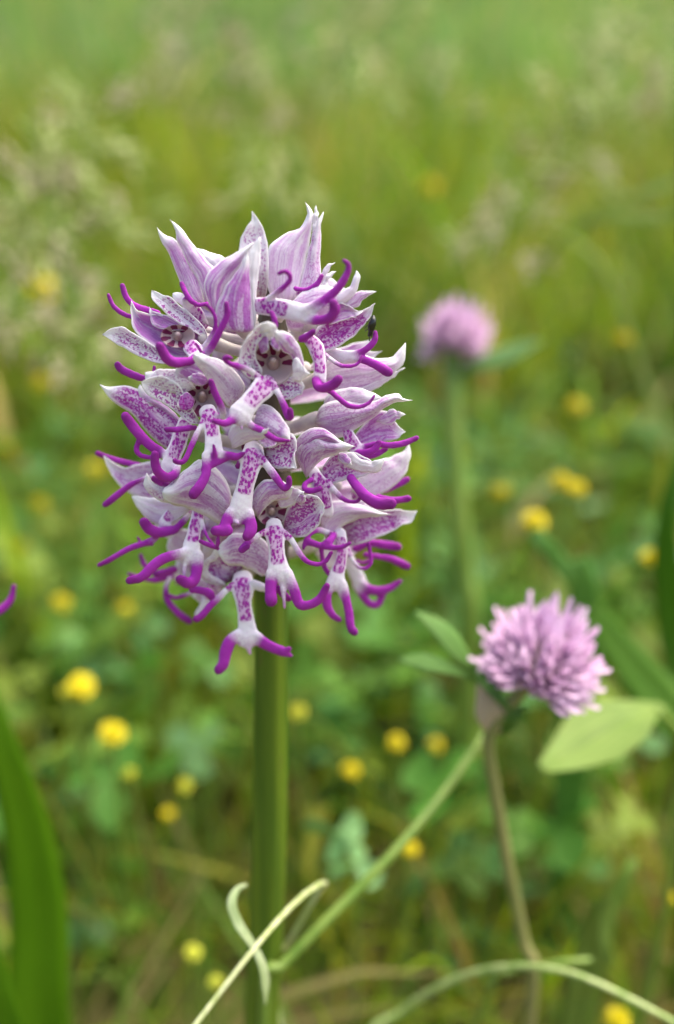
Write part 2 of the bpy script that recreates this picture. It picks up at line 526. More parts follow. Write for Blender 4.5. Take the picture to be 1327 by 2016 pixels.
def blades(name, n, yr, hr, wr, lean, pal_w, dens_pow, extra, label, pale=0.0, segs=4):
    u = rng.random(n)
    y = (yr[0] ** dens_pow + u * (yr[1] ** dens_pow - yr[0] ** dens_pow)) ** (1 / dens_pow)
    x = (rng.random(n) * 2 - 1) * (y * 0.56 + extra)
    # clumping
    k = rng.random(n) < 0.55
    cx = np.round(x / (0.035 + 0.02 * y)) * (0.035 + 0.02 * y); cy = np.round(y / (0.05 + 0.03 * y)) * (0.05 + 0.03 * y)
    x = np.where(k, cx + (x - cx) * 0.35 + rng.normal(0, .004, n), x); y = np.where(k, cy + (y - cy) * 0.35 + rng.normal(0, .004, n), y)
    y = np.maximum(y, yr[0])
    z = ground_z(x, y) - 0.004
    h = hr[0] + (hr[1] - hr[0]) * rng.random(n) ** 1.5
    w = wr[0] + (wr[1] - wr[0]) * rng.random(n) ** 1.5
    az = rng.random(n) * 2 * math.pi
    ln = lean[0] + (lean[1] - lean[0]) * rng.random(n) ** 1.3
    bend = rng.random(n) * 1.1
    yaw = az + math.pi / 2 + rng.normal(0, 0.6, n)
    t = np.linspace(0, 1, segs + 1)
    ang = ln[:, None] + bend[:, None] * t[None, :] ** 1.5
    ds = h[:, None] / segs
    rr = np.cumsum(np.sin(ang) * ds, 1) - np.sin(ang[:, :1]) * ds
    zz = np.cumsum(np.cos(ang) * ds, 1) - np.cos(ang[:, :1]) * ds
    cxp = x[:, None] + rr * np.cos(az)[:, None]; cyp = y[:, None] + rr * np.sin(az)[:, None]; czp = z[:, None] + zz
    prof = np.clip(np.minimum(0.75 + t * 0.9, 1.25) * (1 - t ** 2.2) + 0.03, 0, 1)
    hw = w[:, None] * prof[None, :] * 0.5
    sx, sy = np.cos(yaw)[:, None] * hw, np.sin(yaw)[:, None] * hw
    Lp = np.stack([cxp - sx, cyp - sy, czp], -1); Rp = np.stack([cxp + sx, cyp + sy, czp], -1)
    V = np.stack([Lp, Rp], 2).reshape(-1, 3)
    per = (segs + 1) * 2
    b = (np.arange(n) * per)[:, None]
    q = np.concatenate([np.stack([2 * s + 0 * b, 2 * s + 1 + 0 * b, 2 * s + 3 + 0 * b, 2 * s + 2 + 0 * b], -1) + b[..., None] for s in range(segs)], 1).reshape(-1, 4)
    pw = np.array(pal_w, float); pw /= pw.sum()
    ci = rng.choice(len(PAL), n, p=pw)
    c = PAL[ci] * (0.75 + 0.5 * rng.random((n, 1)))
    # drifts of colour over the meadow
    dr = (np.sin(x * 7 / (0.4 + y) + y * 3.1) * np.cos(y * 2.3 + x * 2.9))[:, None]
    d2 = (np.sin(x * 13 + 1.7 * np.sin(y * 8)) * np.sin(y * 11 + 1.3 * np.sin(x * 9 + 2)))[:, None]
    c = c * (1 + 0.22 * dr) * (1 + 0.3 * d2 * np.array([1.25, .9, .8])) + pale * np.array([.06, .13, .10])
    C = np.repeat(c, per, 0)
    me = bpy.data.meshes.new(name)
    me.vertices.add(len(V)); me.vertices.foreach_set('co', V.astype(np.float32).ravel())
    me.loops.add(q.size); me.loops.foreach_set('vertex_index', q.ravel().astype(np.int32))
    me.polygons.add(len(q)); me.polygons.foreach_set('loop_start', np.arange(0, q.size, 4, dtype=np.int32))
    me.polygons.foreach_set('use_smooth', np.ones(len(q), dtype=bool))
    me.attributes.new('col', 'FLOAT_VECTOR', 'POINT').data.foreach_set('vector', C.astype(np.float32).ravel())
    me.materials.append(M_GRASS)
    me.update(calc_edges=True)
    return tag(link(name, me), label, 'grass', kind='stuff')


blades('short_grass', 20000, (0.17, 0.95), (0.02, 0.11), (0.0010, 0.0032), (0.1, 0.9), [3, 4, 4, 2.5, 3, 2, 1.8, 2.0], 1.3, 0.25,
       'low green and straw coloured grass blades round the orchid')
blades('meadow_grass', 30000, (0.75, 2.6), (0.08, 0.30), (0.0018, 0.0045), (0.0, 0.7), [3, 5, 5, 1.5, 4.5, 2, 2.2, 1.2], 1.3, 0.45,
       'taller green meadow grass behind the flowers')
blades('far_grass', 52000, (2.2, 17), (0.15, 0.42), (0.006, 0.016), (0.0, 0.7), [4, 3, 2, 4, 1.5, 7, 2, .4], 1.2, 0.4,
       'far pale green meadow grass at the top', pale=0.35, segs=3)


blades('broad_meadow_leaves', 2600, (0.30, 1.5), (0.04, 0.16), (0.006, 0.016), (0.1, 1.1), [4, 4, 3, 4, 2, 4, 1.2, .8], 1.2, 0.2,
       'wide soft green leaves scattered among the meadow grass')


blades('tall_meadow_leaves', 900, (0.75, 1.8), (0.16, 0.40), (0.006, 0.016), (0.1, 0.9), [4, 2.5, 1.2, 7, .4, 6, 0, 0], 1.0, 0.2,
       'tall wide leaves and dark tussocks standing in the upper meadow')


def leaflets(name, n, yr, hr, sr, label):
    """a carpet of small three-part leaves on thin stalks"""
    y = yr[0] + (yr[1] - yr[0]) * rng.random(n) ** 0.9
    x = (rng.random(n) * 2 - 1) * (y * 0.56 + 0.25)
    keep = np.sin(x * 21 + 2 * np.sin(y * 9)) * np.cos(y * 17 + 1.3 * np.sin(x * 13)) > -0.35
    x, y = x[keep], y[keep]; n = len(x)
    z = ground_z(x, y) + hr[0] + (hr[1] - hr[0]) * rng.random(n)
    s = sr[0] + (sr[1] - sr[0]) * rng.random(n)
    prof = [(0, .05), (.35, .36), (.72, .46), (.95, .25), (1.0, .04)]
    Vs, Qs, Cs = [], [], []
    tilt = rng.normal(0, 0.45, (n, 2))
    yaw0 = rng.random(n) * 6.28
    base_c = np.array([[.07, .19, .02], [.10, .23, .02], [.14, .26, .03], [.09, .22, .06], [.19, .26, .03]])[rng.integers(0, 5, n)] * (0.75 + 0.5 * rng.random((n, 1)))
    cnt = 0
    for k in range(3):
        yaw = yaw0 + k * 2.094 + rng.normal(0, .15, n)
        droop = rng.normal(0.0, 0.25, n)
        for j, (t, w) in enumerate(prof):
            for sg in (-1, 0, 1):
                lx = t; ly = sg * w; lz = -droop * t * t + (0.16 * abs(sg) * (w / .46))
                px = s * (lx * np.cos(yaw) - ly * np.sin(yaw)); py = s * (lx * np.sin(yaw) + ly * np.cos(yaw)); pz = s * lz + px * tilt[:, 0] + py * tilt[:, 1]
                Vs.append(np.stack([x + px, y + py, z + pz], -1)); cnt += 1
    V = np.stack(Vs, 1)          # n, 45, 3
    q = []
    for k in range(3):
        for j in range(4):
            for sg in range(2):
                a = k * 15 + j * 3 + sg
                q.append((a, a + 1, a + 4, a + 3))
    q = np.array(q)[None] + (np.arange(n) * 45)[:, None, None]
    # stalks
    sv = np.stack([np.stack([x - .0004, y, ground_z(x, y)], -1), np.stack([x + .0004, y, ground_z(x, y)], -1), np.stack([x + .0004, y, z], -1), np.stack([x - .0004, y, z], -1)], 1)
    V = np.concatenate([V.reshape(-1, 3), sv.reshape(-1, 3)])
    q = np.concatenate([q.reshape(-1, 4), (np.arange(n) * 4)[:, None] + np.arange(4)[None] + n * 45])
    C = np.concatenate([np.repeat(base_c, 45, 0), np.repeat(base_c * .9, 4, 0)])
    me = bpy.data.meshes.new(name)
    me.vertices.add(len(V)); me.vertices.foreach_set('co', V.astype(np.float32).ravel())
    me.loops.add(q.size); me.loops.foreach_set('vertex_index', q.ravel().astype(np.int32))
    me.polygons.add(len(q)); me.polygons.foreach_set('loop_start', np.arange(0, q.size, 4, dtype=np.int32))
    me.polygons.foreach_set('use_smooth', np.ones(len(q), dtype=bool))
    me.attributes.new('col', 'FLOAT_VECTOR', 'POINT').data.foreach_set('vector', C.astype(np.float32).ravel())
    me.materials.append(M_GRASS)
    me.update(calc_edges=True)
    return tag(link(name, me), label, 'ground cover', kind='stuff')


leaflets('ground_cover_leaves', 5600, (0.19, 1.25), (0.015, 0.085), (0.006, 0.014), 'carpet of small three-part leaves covering the meadow floor')

# ------------------------------------------------------------------ orchid builders
LIFT = np.array([0, 0, 0])
tep_rng = np.random.default_rng(3)


def tepal_mesh(base, tip, L, Rr, bulge=18, flush=0.8, spots=0.4, dark=0.0, nu=11, nv=24, th=2.0, ruf=2.3, wl=0, wr=0):
    """a curved, thick petal between two outline curves; wl / wr push the two margins towards the front"""
    b = np.array([base[0], -base[1], base[2]], float); t = np.array([tip[0], -tip[1], tip[2]], float)
    def edge(pts, wo):
        P = [[base[0], base[1]]] + [list(p[:2]) for p in pts] + [[tip[0], tip[1]]]
        C = catmull(P, nv)
        v = np.linspace(0, 1, nv)
        w = base[2] + (tip[2] - base[2]) * v + wo * np.sin(math.pi * v)
        return np.stack([C[:, 0], -C[:, 1], w], 1)
    EL, ER = edge(L, wl), edge(Rr, wr)
    v = np.linspace(0, 1, nv); u = np.linspace(-1, 1, nu)
    # uneven margins
    ph = tep_rng.random(6) * 6.28
    for E, k in ((EL, 0), (ER, 3)):
        jit = (np.sin(v * 23 + ph[k]) + 0.7 * np.sin(v * 41 + ph[k + 1])) * ruf * np.clip(v - 0.25, 0, 1) * np.sin(math.pi * np.minimum(v * 1.02, 1)) ** .5
        E[:, 2] += jit * 1.8; E[:, 1] += jit * 1.1; E[:, 0] += np.roll(jit, 2) * 0.9
    a = ((u + 1) / 2)[None, :, None]
    P = EL[:, None] * (1 - a) + ER[:, None] * a
    dome = 0.85 * (0.55 * (1 - u ** 2) + 0.45 * (1 - np.abs(u)))[None, :] * (np.sin(math.pi * np.clip(v * 0.93 + 0.04, 0, 1)) ** 0.7)[:, None]
    P[..., 2] += bulge * dome
    cu = (tep_rng.random() - .35) * 16
    P[..., 2] -= cu * (np.clip((v - .72) / .28, 0, 1) ** 2)[:, None]
    P[..., 0] += (tep_rng.random() - .5) * 3.0 * np.sin(v * 7 + ph[4])[:, None] * (np.clip(v - .6, 0, .4) * (1 - v) * 10)[:, None]
    P[..., 2] += 0.5 * np.sin(u * 9 + ph[2])[None] * (np.sin(math.pi * v) ** .7)[:, None]     # shallow veins
    du = np.gradient(P, axis=1); dv = np.gradient(P, axis=0)
    n = np.cross(du, dv); n /= np.linalg.norm(n, axis=2)[..., None] + 1e-9
    n = np.where(n[..., 2:3] < 0, -n, n)
    taper = (0.35 + 0.65 * np.sin(math.pi * np.clip(v, 0.02, 0.98)))[:, None, None]
    A = (P + n * th / 2 * taper).reshape(-1, 3); B = (P - n * th / 2 * taper).reshape(-1, 3)
    V = np.vstack([A, B]); m = nu * nv
    F = []
    for j in range(nv - 1):
        for i in range(nu - 1):
            p = j * nu + i
            q = (p, p + 1, p + nu + 1, p + nu)
            F.append(q); F.append(tuple(m + k for k in q[::-1]))
    ring = [i for i in range(nu)] + [j * nu + nu - 1 for j in range(1, nv)] + [(nv - 1) * nu + i for i in range(nu - 2, -1, -1)] + [j * nu for j in range(nv - 2, 0, -1)]
    for k in range(len(ring)):
        a_, b_ = ring[k], ring[(k + 1) % len(ring)]
        F.append((b_, a_, m + a_, m + b_))
    sd = float(tep_rng.random() * 40)
    UV = np.stack([np.broadcast_to(u[None], (nv, nu)), np.broadcast_to(v[:, None], (nv, nu)), np.full((nv, nu), sd)], -1).reshape(-1, 3)
    UV2 = UV.copy(); UV2[:, 2] += 7
    par = np.tile([flush, spots, dark], (2 * m, 1))
    return V, F, dict(uvw=np.vstack([UV, UV2]), par=par, pc=V.copy())


def fix_normals(me):
    bm = bmesh.new(); bm.from_mesh(me); bmesh.ops.recalc_face_normals(bm, faces=bm.faces); bm.to_mesh(me); bm.free()


def tepal(fl, kind, *a, **k):
    V, F, at_ = tepal_mesh(*a, **k)
    me = mesh_from(kind, spike(V) + LIFT, F, M_TEPAL, True, at_)
    fix_normals(me)
    return link(kind, me, fl)


def lip(fl, body, limbs, spotv=(0.0, 0.72), vox=2.3):
    """one lip: a flat spotted body with arms, legs and tail, fused into one skin.
    body: (x, y, w, half width); limb: (kind, points, r0, r1)"""
    J = Join()
    S, SA = [], []           # skeleton samples: position, radius / tip, spot, end
    if body:
        B = catmull([(x, -y, w, h) for x, y, w, h in body], 26)
        Vb, Fb = tube(B[:, :3], B[:, 3], 14, 0.42, (0, 0, 1))
        J.add(Vb, Fb)
        v = np.linspace(0, 1, 26)
        for i in range(26):
            T = B[min(i + 1, 25), :3] - B[max(i - 1, 0), :3]; T /= np.linalg.norm(T)
            sd_ = np.cross(T, (0, 0, 1)); sd_ /= np.linalg.norm(sd_) + 1e-9
            for o in (-0.85, -0.45, 0, 0.45, 0.85):
                S.append(B[i, :3] + sd_ * o * B[i, 3]); 
                ok = spotv[0] <= v[i] <= spotv[1] and abs(o) < 0.8
                SA.append((0.25 * B[i, 3], 0.2 * max(0, v[i] - 0.82) / 0.18, 1.0 if ok else 0.0, 0.0))
    for kind, pts, r0, r1 in limbs:
        n = 8 * len(pts)
        C = catmull([(p[0], -p[1], p[2]) for p in pts], n)
        v = np.linspace(0, 1, n)
        r = r0 + (r1 - r0) * v
        if kind in 'LP':                                     # legs swell before the end
            r = r * (1 + 0.10 * np.sin(math.pi * np.clip((v - 0.45) / 0.55, 0, 1)))
        r = r * 0.87 * (1 + 0.05 * np.sin(v * 6 + len(S)) + 0.025 * np.sin(v * 13 + 2))
        Vl, Fl = tube(C, r, 10, 0.76, (0, 0, 1))
        J.add(Vl, Fl)
        tipv = {'A': np.clip((v - 0.12) / 0.5, 0, 1), 'L': np.clip(0.14 + v / 0.42, 0, 1), 'P': np.ones(n), 'T': 0.18 + 0.4 * v, 'W': np.clip((v - 0.45) / 0.5, 0, 1)}[kind]
        sk = 1.0 if kind != 'T' else 0.4
        for i in range(n):
            S.append(C[i]); SA.append((0.8 * r[i], tipv[i], (0.8 if kind == 'A' and v[i] < 0.15 and body else 0.0), sk * v[i]))
    tmp = mesh_from('tmp', J.verts(), J.F, None, True)
    fix_normals(tmp)
    o = bpy.data.objects.new('tmp', tmp); col.objects.link(o)
    md = o.modifiers.new('r', 'REMESH'); md.mode = 'VOXEL'; md.voxel_size = vox; md.use_smooth_shade = True
    ms = o.modifiers.new('s', 'SMOOTH'); ms.factor = 0.5; ms.iterations = 7
    dg = bpy.context.evaluated_depsgraph_get()
    me = bpy.data.meshes.new_from_object(o.evaluated_get(dg))
    bpy.data.objects.remove(o); bpy.data.meshes.remove(tmp)
    nvt = len(me.vertices)
    P = np.empty(nvt * 3, np.float32); me.vertices.foreach_get('co', P); P = P.reshape(-1, 3).astype(float)
    S = np.array(S); SA = np.array(SA)
    out = np.zeros((nvt, 3))
    for a in range(0, nvt, 1500):
        D = np.linalg.norm(P[a:a + 1500, None] - S[None], axis=2) - SA[None, :, 0]
        D = D - D.min(1, keepdims=True)
        W = np.exp(-(D / 2.2))
        out[a:a + 1500] = (W @ SA[:, 1:]) / W.sum(1, keepdims=True)
    # a little unevenness of the skin
    q_ = P @ np.array([[.8, .5, .33], [-.52, .83, .2], [.3, -.25, .92]])
    P2 = P + 0.35 * np.sin(q_[:, [1, 2, 0]] * 0.17 + 1.0) + 0.2 * np.sin(q_[:, [2, 0, 1]] * 0.41)
    me.vertices.foreach_set('co', (spike(P2) + LIFT).astype(np.float32).ravel())
    for k, i in (('tip', 0), ('spot', 1), ('end', 2)):
        me.attributes.new(k, 'FLOAT', 'POINT').data.foreach_set('value', out[:, i].astype(np.float32))
    me.attributes.new('pc', 'FLOAT_VECTOR', 'POINT').data.foreach_set('vector', P.astype(np.float32).ravel())
    me.materials.clear(); me.materials.append(M_LIP)
    me.polygons.foreach_set('use_smooth', [True] * len(me.polygons))
    me.update(); me.name = 'lip'
    return link('lip', me, fl)


def column(fl, c, rx, ry, depth, a0=100, a1=360, rot=0, nstr=5, tiltx=0.0, tilty=0.0):
    """the mouth: a small hollow bowl with dark rays, and the pale column standing in it"""
    J = Join()
    nr, na = 8, 40
    V, st = [], []
    for side in (0, 1):
        for i in range(nr):
            rr = 0.08 + 0.92 * i / (nr - 1)
            for k in range(na):
                a = 2 * math.pi * k / na
                w = -depth * (1 - rr ** 2) - side * 2.5 + rr * (math.cos(a) * tiltx + math.sin(a) * tilty)
                V.append((c[0] + rx * rr * math.cos(a + R(rot)), -c[1] + ry * rr * math.sin(a + R(rot)), c[2] + w))
                deg = (math.degrees(a)) % 360
                s = 0.0
                if rr > 0.35:
                    s = 0.5 + 0.5 * math.cos(nstr * 2 * a)
                    s = s * 0.9 + 0.2
                    if not (a0 <= deg <= a1 or a0 <= deg + 360 <= a1): s *= 0.25
                if rr > 0.93: s *= 0.5
                st.append(s)
    F = []
    m = nr * na
    for i in range(nr - 1):
        for k in range(na):
            k2 = (k + 1) % na
            q = (i * na + k, i * na + k2, (i + 1) * na + k2, (i + 1) * na + k)
            F.append(q); F.append(tuple(x + m for x in q[::-1]))
    for k in range(na):
        k2 = (k + 1) % na
        F.append(((nr - 1) * na + k, (nr - 1) * na + k2, m + (nr - 1) * na + k2, m + (nr - 1) * na + k))
        F.append((k2, k, m + k, m + k2))
    J.add(V, F, np.array(st))
    # column proper
    Vc, Fc = tube([(c[0], -c[1] - ry * .05, c[2] - depth), (c[0], -c[1] + ry * .1, c[2] - depth * .55), (c[0], -c[1] + ry * .15, c[2] - depth * .25)], [rx * .30, rx * .26, rx * .16], 10)
    J.add(Vc, Fc, 0.15)
    P = J.verts()
    me = mesh_from('column', spike(P) + LIFT, J.F, M_COLUMN, True, dict(str=J.attr(), pc=P))
    fix_normals(me)
    return link('column', me, fl)


def flower(orchid, base, axis_y=None, r=15, ax=530, mid=None):
    """the part that holds a flower: its twisted ovary from the stem to the hood's base"""
    x, y, w = base
    ay = axis_y if axis_y is not None else y + 28
    m = mid or ((x + ax) / 2, (y + ay) / 2 + 6, w * 0.55)
    C = catmull([(ax + (x - ax) * .08, -ay, w * .12), (m[0], -m[1], m[2]), (x, -y, w - 2)], 14)
    V, F = tube(C, np.linspace(r * .75, r * .9, 14) * (1 + .08 * np.sin(np.linspace(0, 9, 14))), 10)
    me = mesh_from('flower', spike(V) + LIFT, F, M_OVARY, True, dict(pc=V))
    fix_normals(me)
    return link('flower', me, orchid)


# ------------------------------------------------------------------ the orchid
FOOT = spike(np.array([[512, -2016, 0.]]))[0]
orchid = empty('orchid', (0, 0, 0), 'sharp white and purple spotted orchid spike on a thick green stem', 'orchid')
# stem, down to the ground
sp_pts = [(540, 520, -10, 12), (535, 640, 0, 30), (530, 800, 0, 40), (530, 1000, 0, 40), (533, 1150, 0, 33), (533, 1300, 0, 34), (532, 1500, 0, 34.5), (527, 1700, 0, 34), (520, 1880, 0, 34), (514, 2016, 0, 34)]
Pm = spike(np.array([(a, -b, c) for a, b, c, d in sp_pts]))
rad = []
for (a, b, c, d) in sp_pts:
    v = (1008 - b) / FPX
    rad.append(d / FPX * Y_AX / (math.cos(PITCH) + v * math.sin(PITCH)))
Pm = np.vstack([Pm, [Pm[-1][0] - .0015, Y_AX + .001, 0.05], [Pm[-1][0] - .002, Y_AX + .002, -0.004]])
rad += [rad[-1] * 1.03, rad[-1] * 1.1]
Cst = catmull(np.column_stack([Pm, rad]), 90)
Vs, Fs = tube(Cst[:, :3], Cst[:, 3], 40)
# faint ribs along the stem
ang = np.arange(40) / 40 * 2 * math.pi
Vr = Vs.reshape(-1, 40, 3); cen = Vr.mean(1, keepdims=True)
Vr = cen + (Vr - cen) * (1 + 0.02 * np.sin(ang * 11) + 0.035 * np.sin(ang * 5 + 1))[None, :, None]
link('stem', mesh_from('stem', Vr.reshape(-1, 3), Fs, M_STEM), orchid)

# --- F1 top left
f = flower(orchid, (410, 596, 60), 650)
tepal(f, 'sepal', (404, 602, 75), (309, 448, 40), [(378, 600), (362, 578), (352, 548), (340, 518), (328, 490), (317, 474)], [(398, 575), (390, 545), (376, 518), (358, 488), (340, 469), (323, 461)], 10, .8, .15)
tepal(f, 'sepal', (406, 602, 80), (335, 433, 55), [(400, 580), (390, 553), (372, 522), (358, 492), (349, 474), (346, 455)], [(418, 560), (422, 530), (407, 514), (388, 490), (370, 468), (351, 444)], 10, .7, .1)
tepal(f, 'petal', (430, 575, 50), (388, 489, 30), [(408, 545), (394, 516)], [(452, 540), (444, 510), (415, 497)], 12, .15, 0)
lip(f, [(400, 640, 60, 12), (385, 612, 80, 13), (366, 592, 92, 10)], [('P', [(408, 598, 95), (390, 600, 102), (374, 590, 104), (364, 573, 100), (358, 558, 92)], 6, 6.5)])
tepal(f, 'sepal', (410, 640, 70), (340, 578, 60), [(380, 622), (355, 600), (342, 588)], [(395, 605), (372, 588), (352, 575)], 6, .25, 0)

# --- F2 top centre
f = flower(orchid, (470, 640, 130), 690)
tepal(f, 'sepal', (508, 596, 112), (497, 416, 88), [(488, 560), (472, 515), (472, 478), (484, 452), (494, 434)], [(524, 580), (528, 535), (527, 490), (520, 453), (508, 433)], -14, .12, .55, .7)
tepal(f, 'sepal', (430, 640, 132), (499, 477, 122), [(412, 598), (402, 565), (410, 537), (430, 519), (455, 502), (477, 491)], [(432, 600), (443, 565), (464, 535), (480, 512), (492, 494)], 20, .95, .1)
tepal(f, 'sepal', (470, 656, 150), (487, 494, 138), [(430, 642), (425, 610), (438, 575), (458, 545), (474, 522), (483, 505)], [(500, 648), (499, 605), (496, 570), (492, 530), (490, 508)], 22, 1.0, .35)
tepal(f, 'petal', (502, 652, 148), (513, 466, 132), [(494, 610), (490, 560), (488, 515), (494, 488)], [(505, 610), (504, 575), (510, 530), (514, 488)], 6, .05, 0)
lip(f, [(503, 602, 140, 17), (530, 604, 156, 19), (560, 609, 168, 20), (590, 616, 176, 20), (608, 618, 180, 20)],
    [('A', [(512, 598, 150), (536, 582, 165), (556, 568, 178), (570, 552, 186), (570, 540, 190), (560, 534, 192), (549, 538, 193)], 8, 6),
     ('L', [(600, 612, 178), (628, 598, 186), (655, 578, 192), (674, 556, 196), (685, 535, 198), (685, 520, 200), (677, 513, 200)], 15, 5.5),
     ('L', [(600, 628, 178), (626, 631, 192), (648, 626, 206), (659, 612, 214), (656, 597, 218)], 12, 11),
     ('T', [(612, 618, 184), (628, 610, 190), (640, 600, 194)], 7, 4),
     ('P', [(530, 660, 190), (541, 648, 206), (541, 630, 214), (533, 614, 214)], 6.5, 6)], (0.0, 0.6))

# --- F4 top right
f = flower(orchid, (570, 592, 50), 640)
tepal(f, 'sepal', (560, 602, 60), (601, 398, 30), [(532, 580), (525, 535), (528, 490), (544, 472), (570, 458), (593, 446), (605, 425), (604, 410)], [(585, 585), (594, 545), (604, 500), (613, 455), (616, 425), (610, 408)], 22, .5, .1)
tepal(f, 'sepal', (588, 598, 62), (637, 417, 36), [(590, 560), (602, 515), (613, 470), (622, 444), (629, 427)], [(612, 585), (632, 560), (630, 520), (631, 480), (632, 450), (634, 432)], 14, .55, .4)
tepal(f, 'petal', (618, 480, 44), (622, 404, 34), [(615, 450), (617, 424)], [(627, 460), (627, 424)], 4, .1, 0)
lip(f, [(592, 580, 70, 12), (596, 572, 86, 10)], [('P', [(582, 568, 92), (600, 571, 98), (616, 565, 102), (627, 556, 104), (634, 543, 104)], 6.5, 6)])

# --- small flower behind the top right
f = flower(orchid, (600, 590, -20), 640)
tepal(f, 'sepal', (610, 600, -40), (659, 517, -30), [(620, 565), (633, 538), (645, 522)], [(640, 580), (640, 550), (650, 528)], 10, .35, 0)
tepal(f, 'sepal', (625, 605, -20), (662, 534, -18), [(630, 575), (638, 552), (650, 536)], [(655, 585), (645, 560), (652, 545)], 10, .1, 0)
tepal(f, 'sepal', (560, 600, -60), (690, 580, -40), [(600, 560), (640, 545), (670, 560)], [(600, 620), (640, 615), (670, 600)], 10, .3, 0)

# --- F6 right upper
f = flower(orchid, (612, 640, 105), 680)
tepal(f, 'sepal', (560, 612, 95), (703, 590, 110), [(596, 574), (632, 562), (660, 566), (690, 575)], [(570, 650), (610, 650), (650, 625), (685, 605)], 24, .55, .25)
tepal(f, 'sepal', (650, 606, 122), (702, 533, 118), [(668, 578), (690, 563), (696, 547)], [(680, 594), (698, 580), (705, 562), (709, 545)], 6, .25, 0, ruf=.8)
tepal(f, 'petal', (676, 606, 118), (741, 574, 112), [(698, 578), (718, 573)], [(704, 604), (712, 592), (724, 583)], 5, .7, 0, ruf=.8)
tepal(f, 'petal', (648, 640, 124), (714, 612, 124), [(662, 600), (684, 600), (698, 610)], [(672, 632), (698, 624), (710, 618)], -8, 1.3, .1)
tepal(f, 'sepal', (612, 672, 122), (739, 597, 108), [(632, 640), (668, 622), (700, 616), (718, 611), (731, 600)], [(624, 694), (655, 688), (685, 670), (708, 650), (725, 630), (733, 612)], -16, .9, 1.2)
lip(f, [(606, 664, 140, 13), (622, 684, 158, 16), (629, 712, 172, 14), (630, 735, 180, 13.5), (630, 750, 182, 14)],
    [('P', [(600, 668, 150), (592, 668, 172), (604, 662, 190), (617, 653, 198)], 8, 8),
     ('A', [(636, 694, 150), (652, 708, 156), (672, 720, 160), (692, 721, 162), (706, 714, 162), (712, 702, 160)], 6, 4.5),
     ('P', [(622, 748, 182), (626, 762, 196), (642, 763, 210), (658, 756, 220), (666, 747, 224)], 11, 11),
     ('P', [(634, 760, 180), (650, 770, 186), (668, 785, 190), (688, 799, 192), (712, 800, 192), (728, 792, 190), (737, 779, 188)], 8.5, 4)], (0.05, 0.85))

# --- F7 right, behind F6
f = flower(orchid, (650, 735, 40), 770)
tepal(f, 'sepal', (632, 740, 60), (798, 675, 30), [(650, 702), (690, 690), (735, 705), (762, 706), (784, 692)], [(645, 775), (690, 776), (730, 764), (762, 745), (788, 722), (799, 700)], 20, .55, .15)
tepal(f, 'sepal', (690, 768, 55), (797, 724, 30), [(730, 745), (765, 735)], [(720, 774), (755, 756), (780, 738)], 6, .3, 0)
lip(f, [(640, 690, 90, 14), (672, 702, 104, 14), (696, 703, 112, 13)],
    [('L', [(690, 698, 110), (712, 692, 116), (728, 682, 118), (738, 668, 118), (739, 655, 116)], 9, 6.5),
     ('L', [(694, 704, 112), (716, 708, 116), (740, 718, 120), (764, 733, 122)], 9, 11.5)], (0, .1))

# --- purple legs behind F3 at the far left
f = flower(orchid, (360, 640, 30), 680)
lip(f, [(330, 640, 40, 12), (300, 628, 40, 10)], [('P', [(300, 624, 38), (272, 626, 38), (245, 619, 36), (224, 603, 32), (214, 581, 28)], 6, 5.5),
     ('P', [(310, 616, 44), (290, 610, 44), (264, 601, 42), (248, 585, 40), (241, 563, 36)], 7.5, 7)])

# --- F3 left upper, open mouth
f = flower(orchid, (402, 668, 95), 700)
tepal(f, 'sepal', (345, 705, 110), (201, 659, 70), [(305, 682), (282, 668), (262, 655), (243, 645), (228, 643), (214, 650)], [(330, 716), (300, 712), (270, 699), (240, 683), (218, 669)], -8, .25, .75)
tepal(f, 'sepal', (410, 672, 108), (299, 571, 66), [(385, 655), (350, 635), (322, 612), (304, 594), (298, 582)], [(404, 648), (380, 622), (352, 600), (340, 587), (326, 583), (313, 576)], -8, .15, .9)
tepal(f, 'sepal', (392, 690, 92), (259, 592, 60), [(350, 706), (310, 690), (282, 668), (262, 645), (257, 615)], [(398, 658), (355, 632), (312, 620), (284, 616), (268, 611)], -26, 1.8, .1)
tepal(f, 'petal', (365, 650, 92), (294, 604, 64), [(330, 650), (300, 640), (296, 622)], [(345, 630), (320, 618), (303, 614)], -6, 1.6, .1)
column(f, (350, 662, 104), 34, 23, 24, 60, 330, -30, 4, 8, 0)
lip(f, [(374, 680, 112, 17), (382, 690, 140, 18), (386, 700, 168, 16)],
    [('P', [(388, 708, 170), (368, 712, 186), (346, 714, 198), (330, 707, 206), (321, 694, 212), (315, 682, 214)], 11, 12),
     ('L', [(398, 704, 172), (412, 688, 184), (425, 668, 192), (437, 643, 198), (447, 620, 202), (445, 598, 204)], 11, 6.5),
     ('A', [(392, 690, 135), (408, 674, 150), (420, 655, 160), (425, 634, 166), (420, 615, 170), (407, 600, 170)], 7, 5),
     ('P', [(402, 704, 178), (395, 690, 196), (386, 676, 204)], 5.5, 4)], (0, .9))

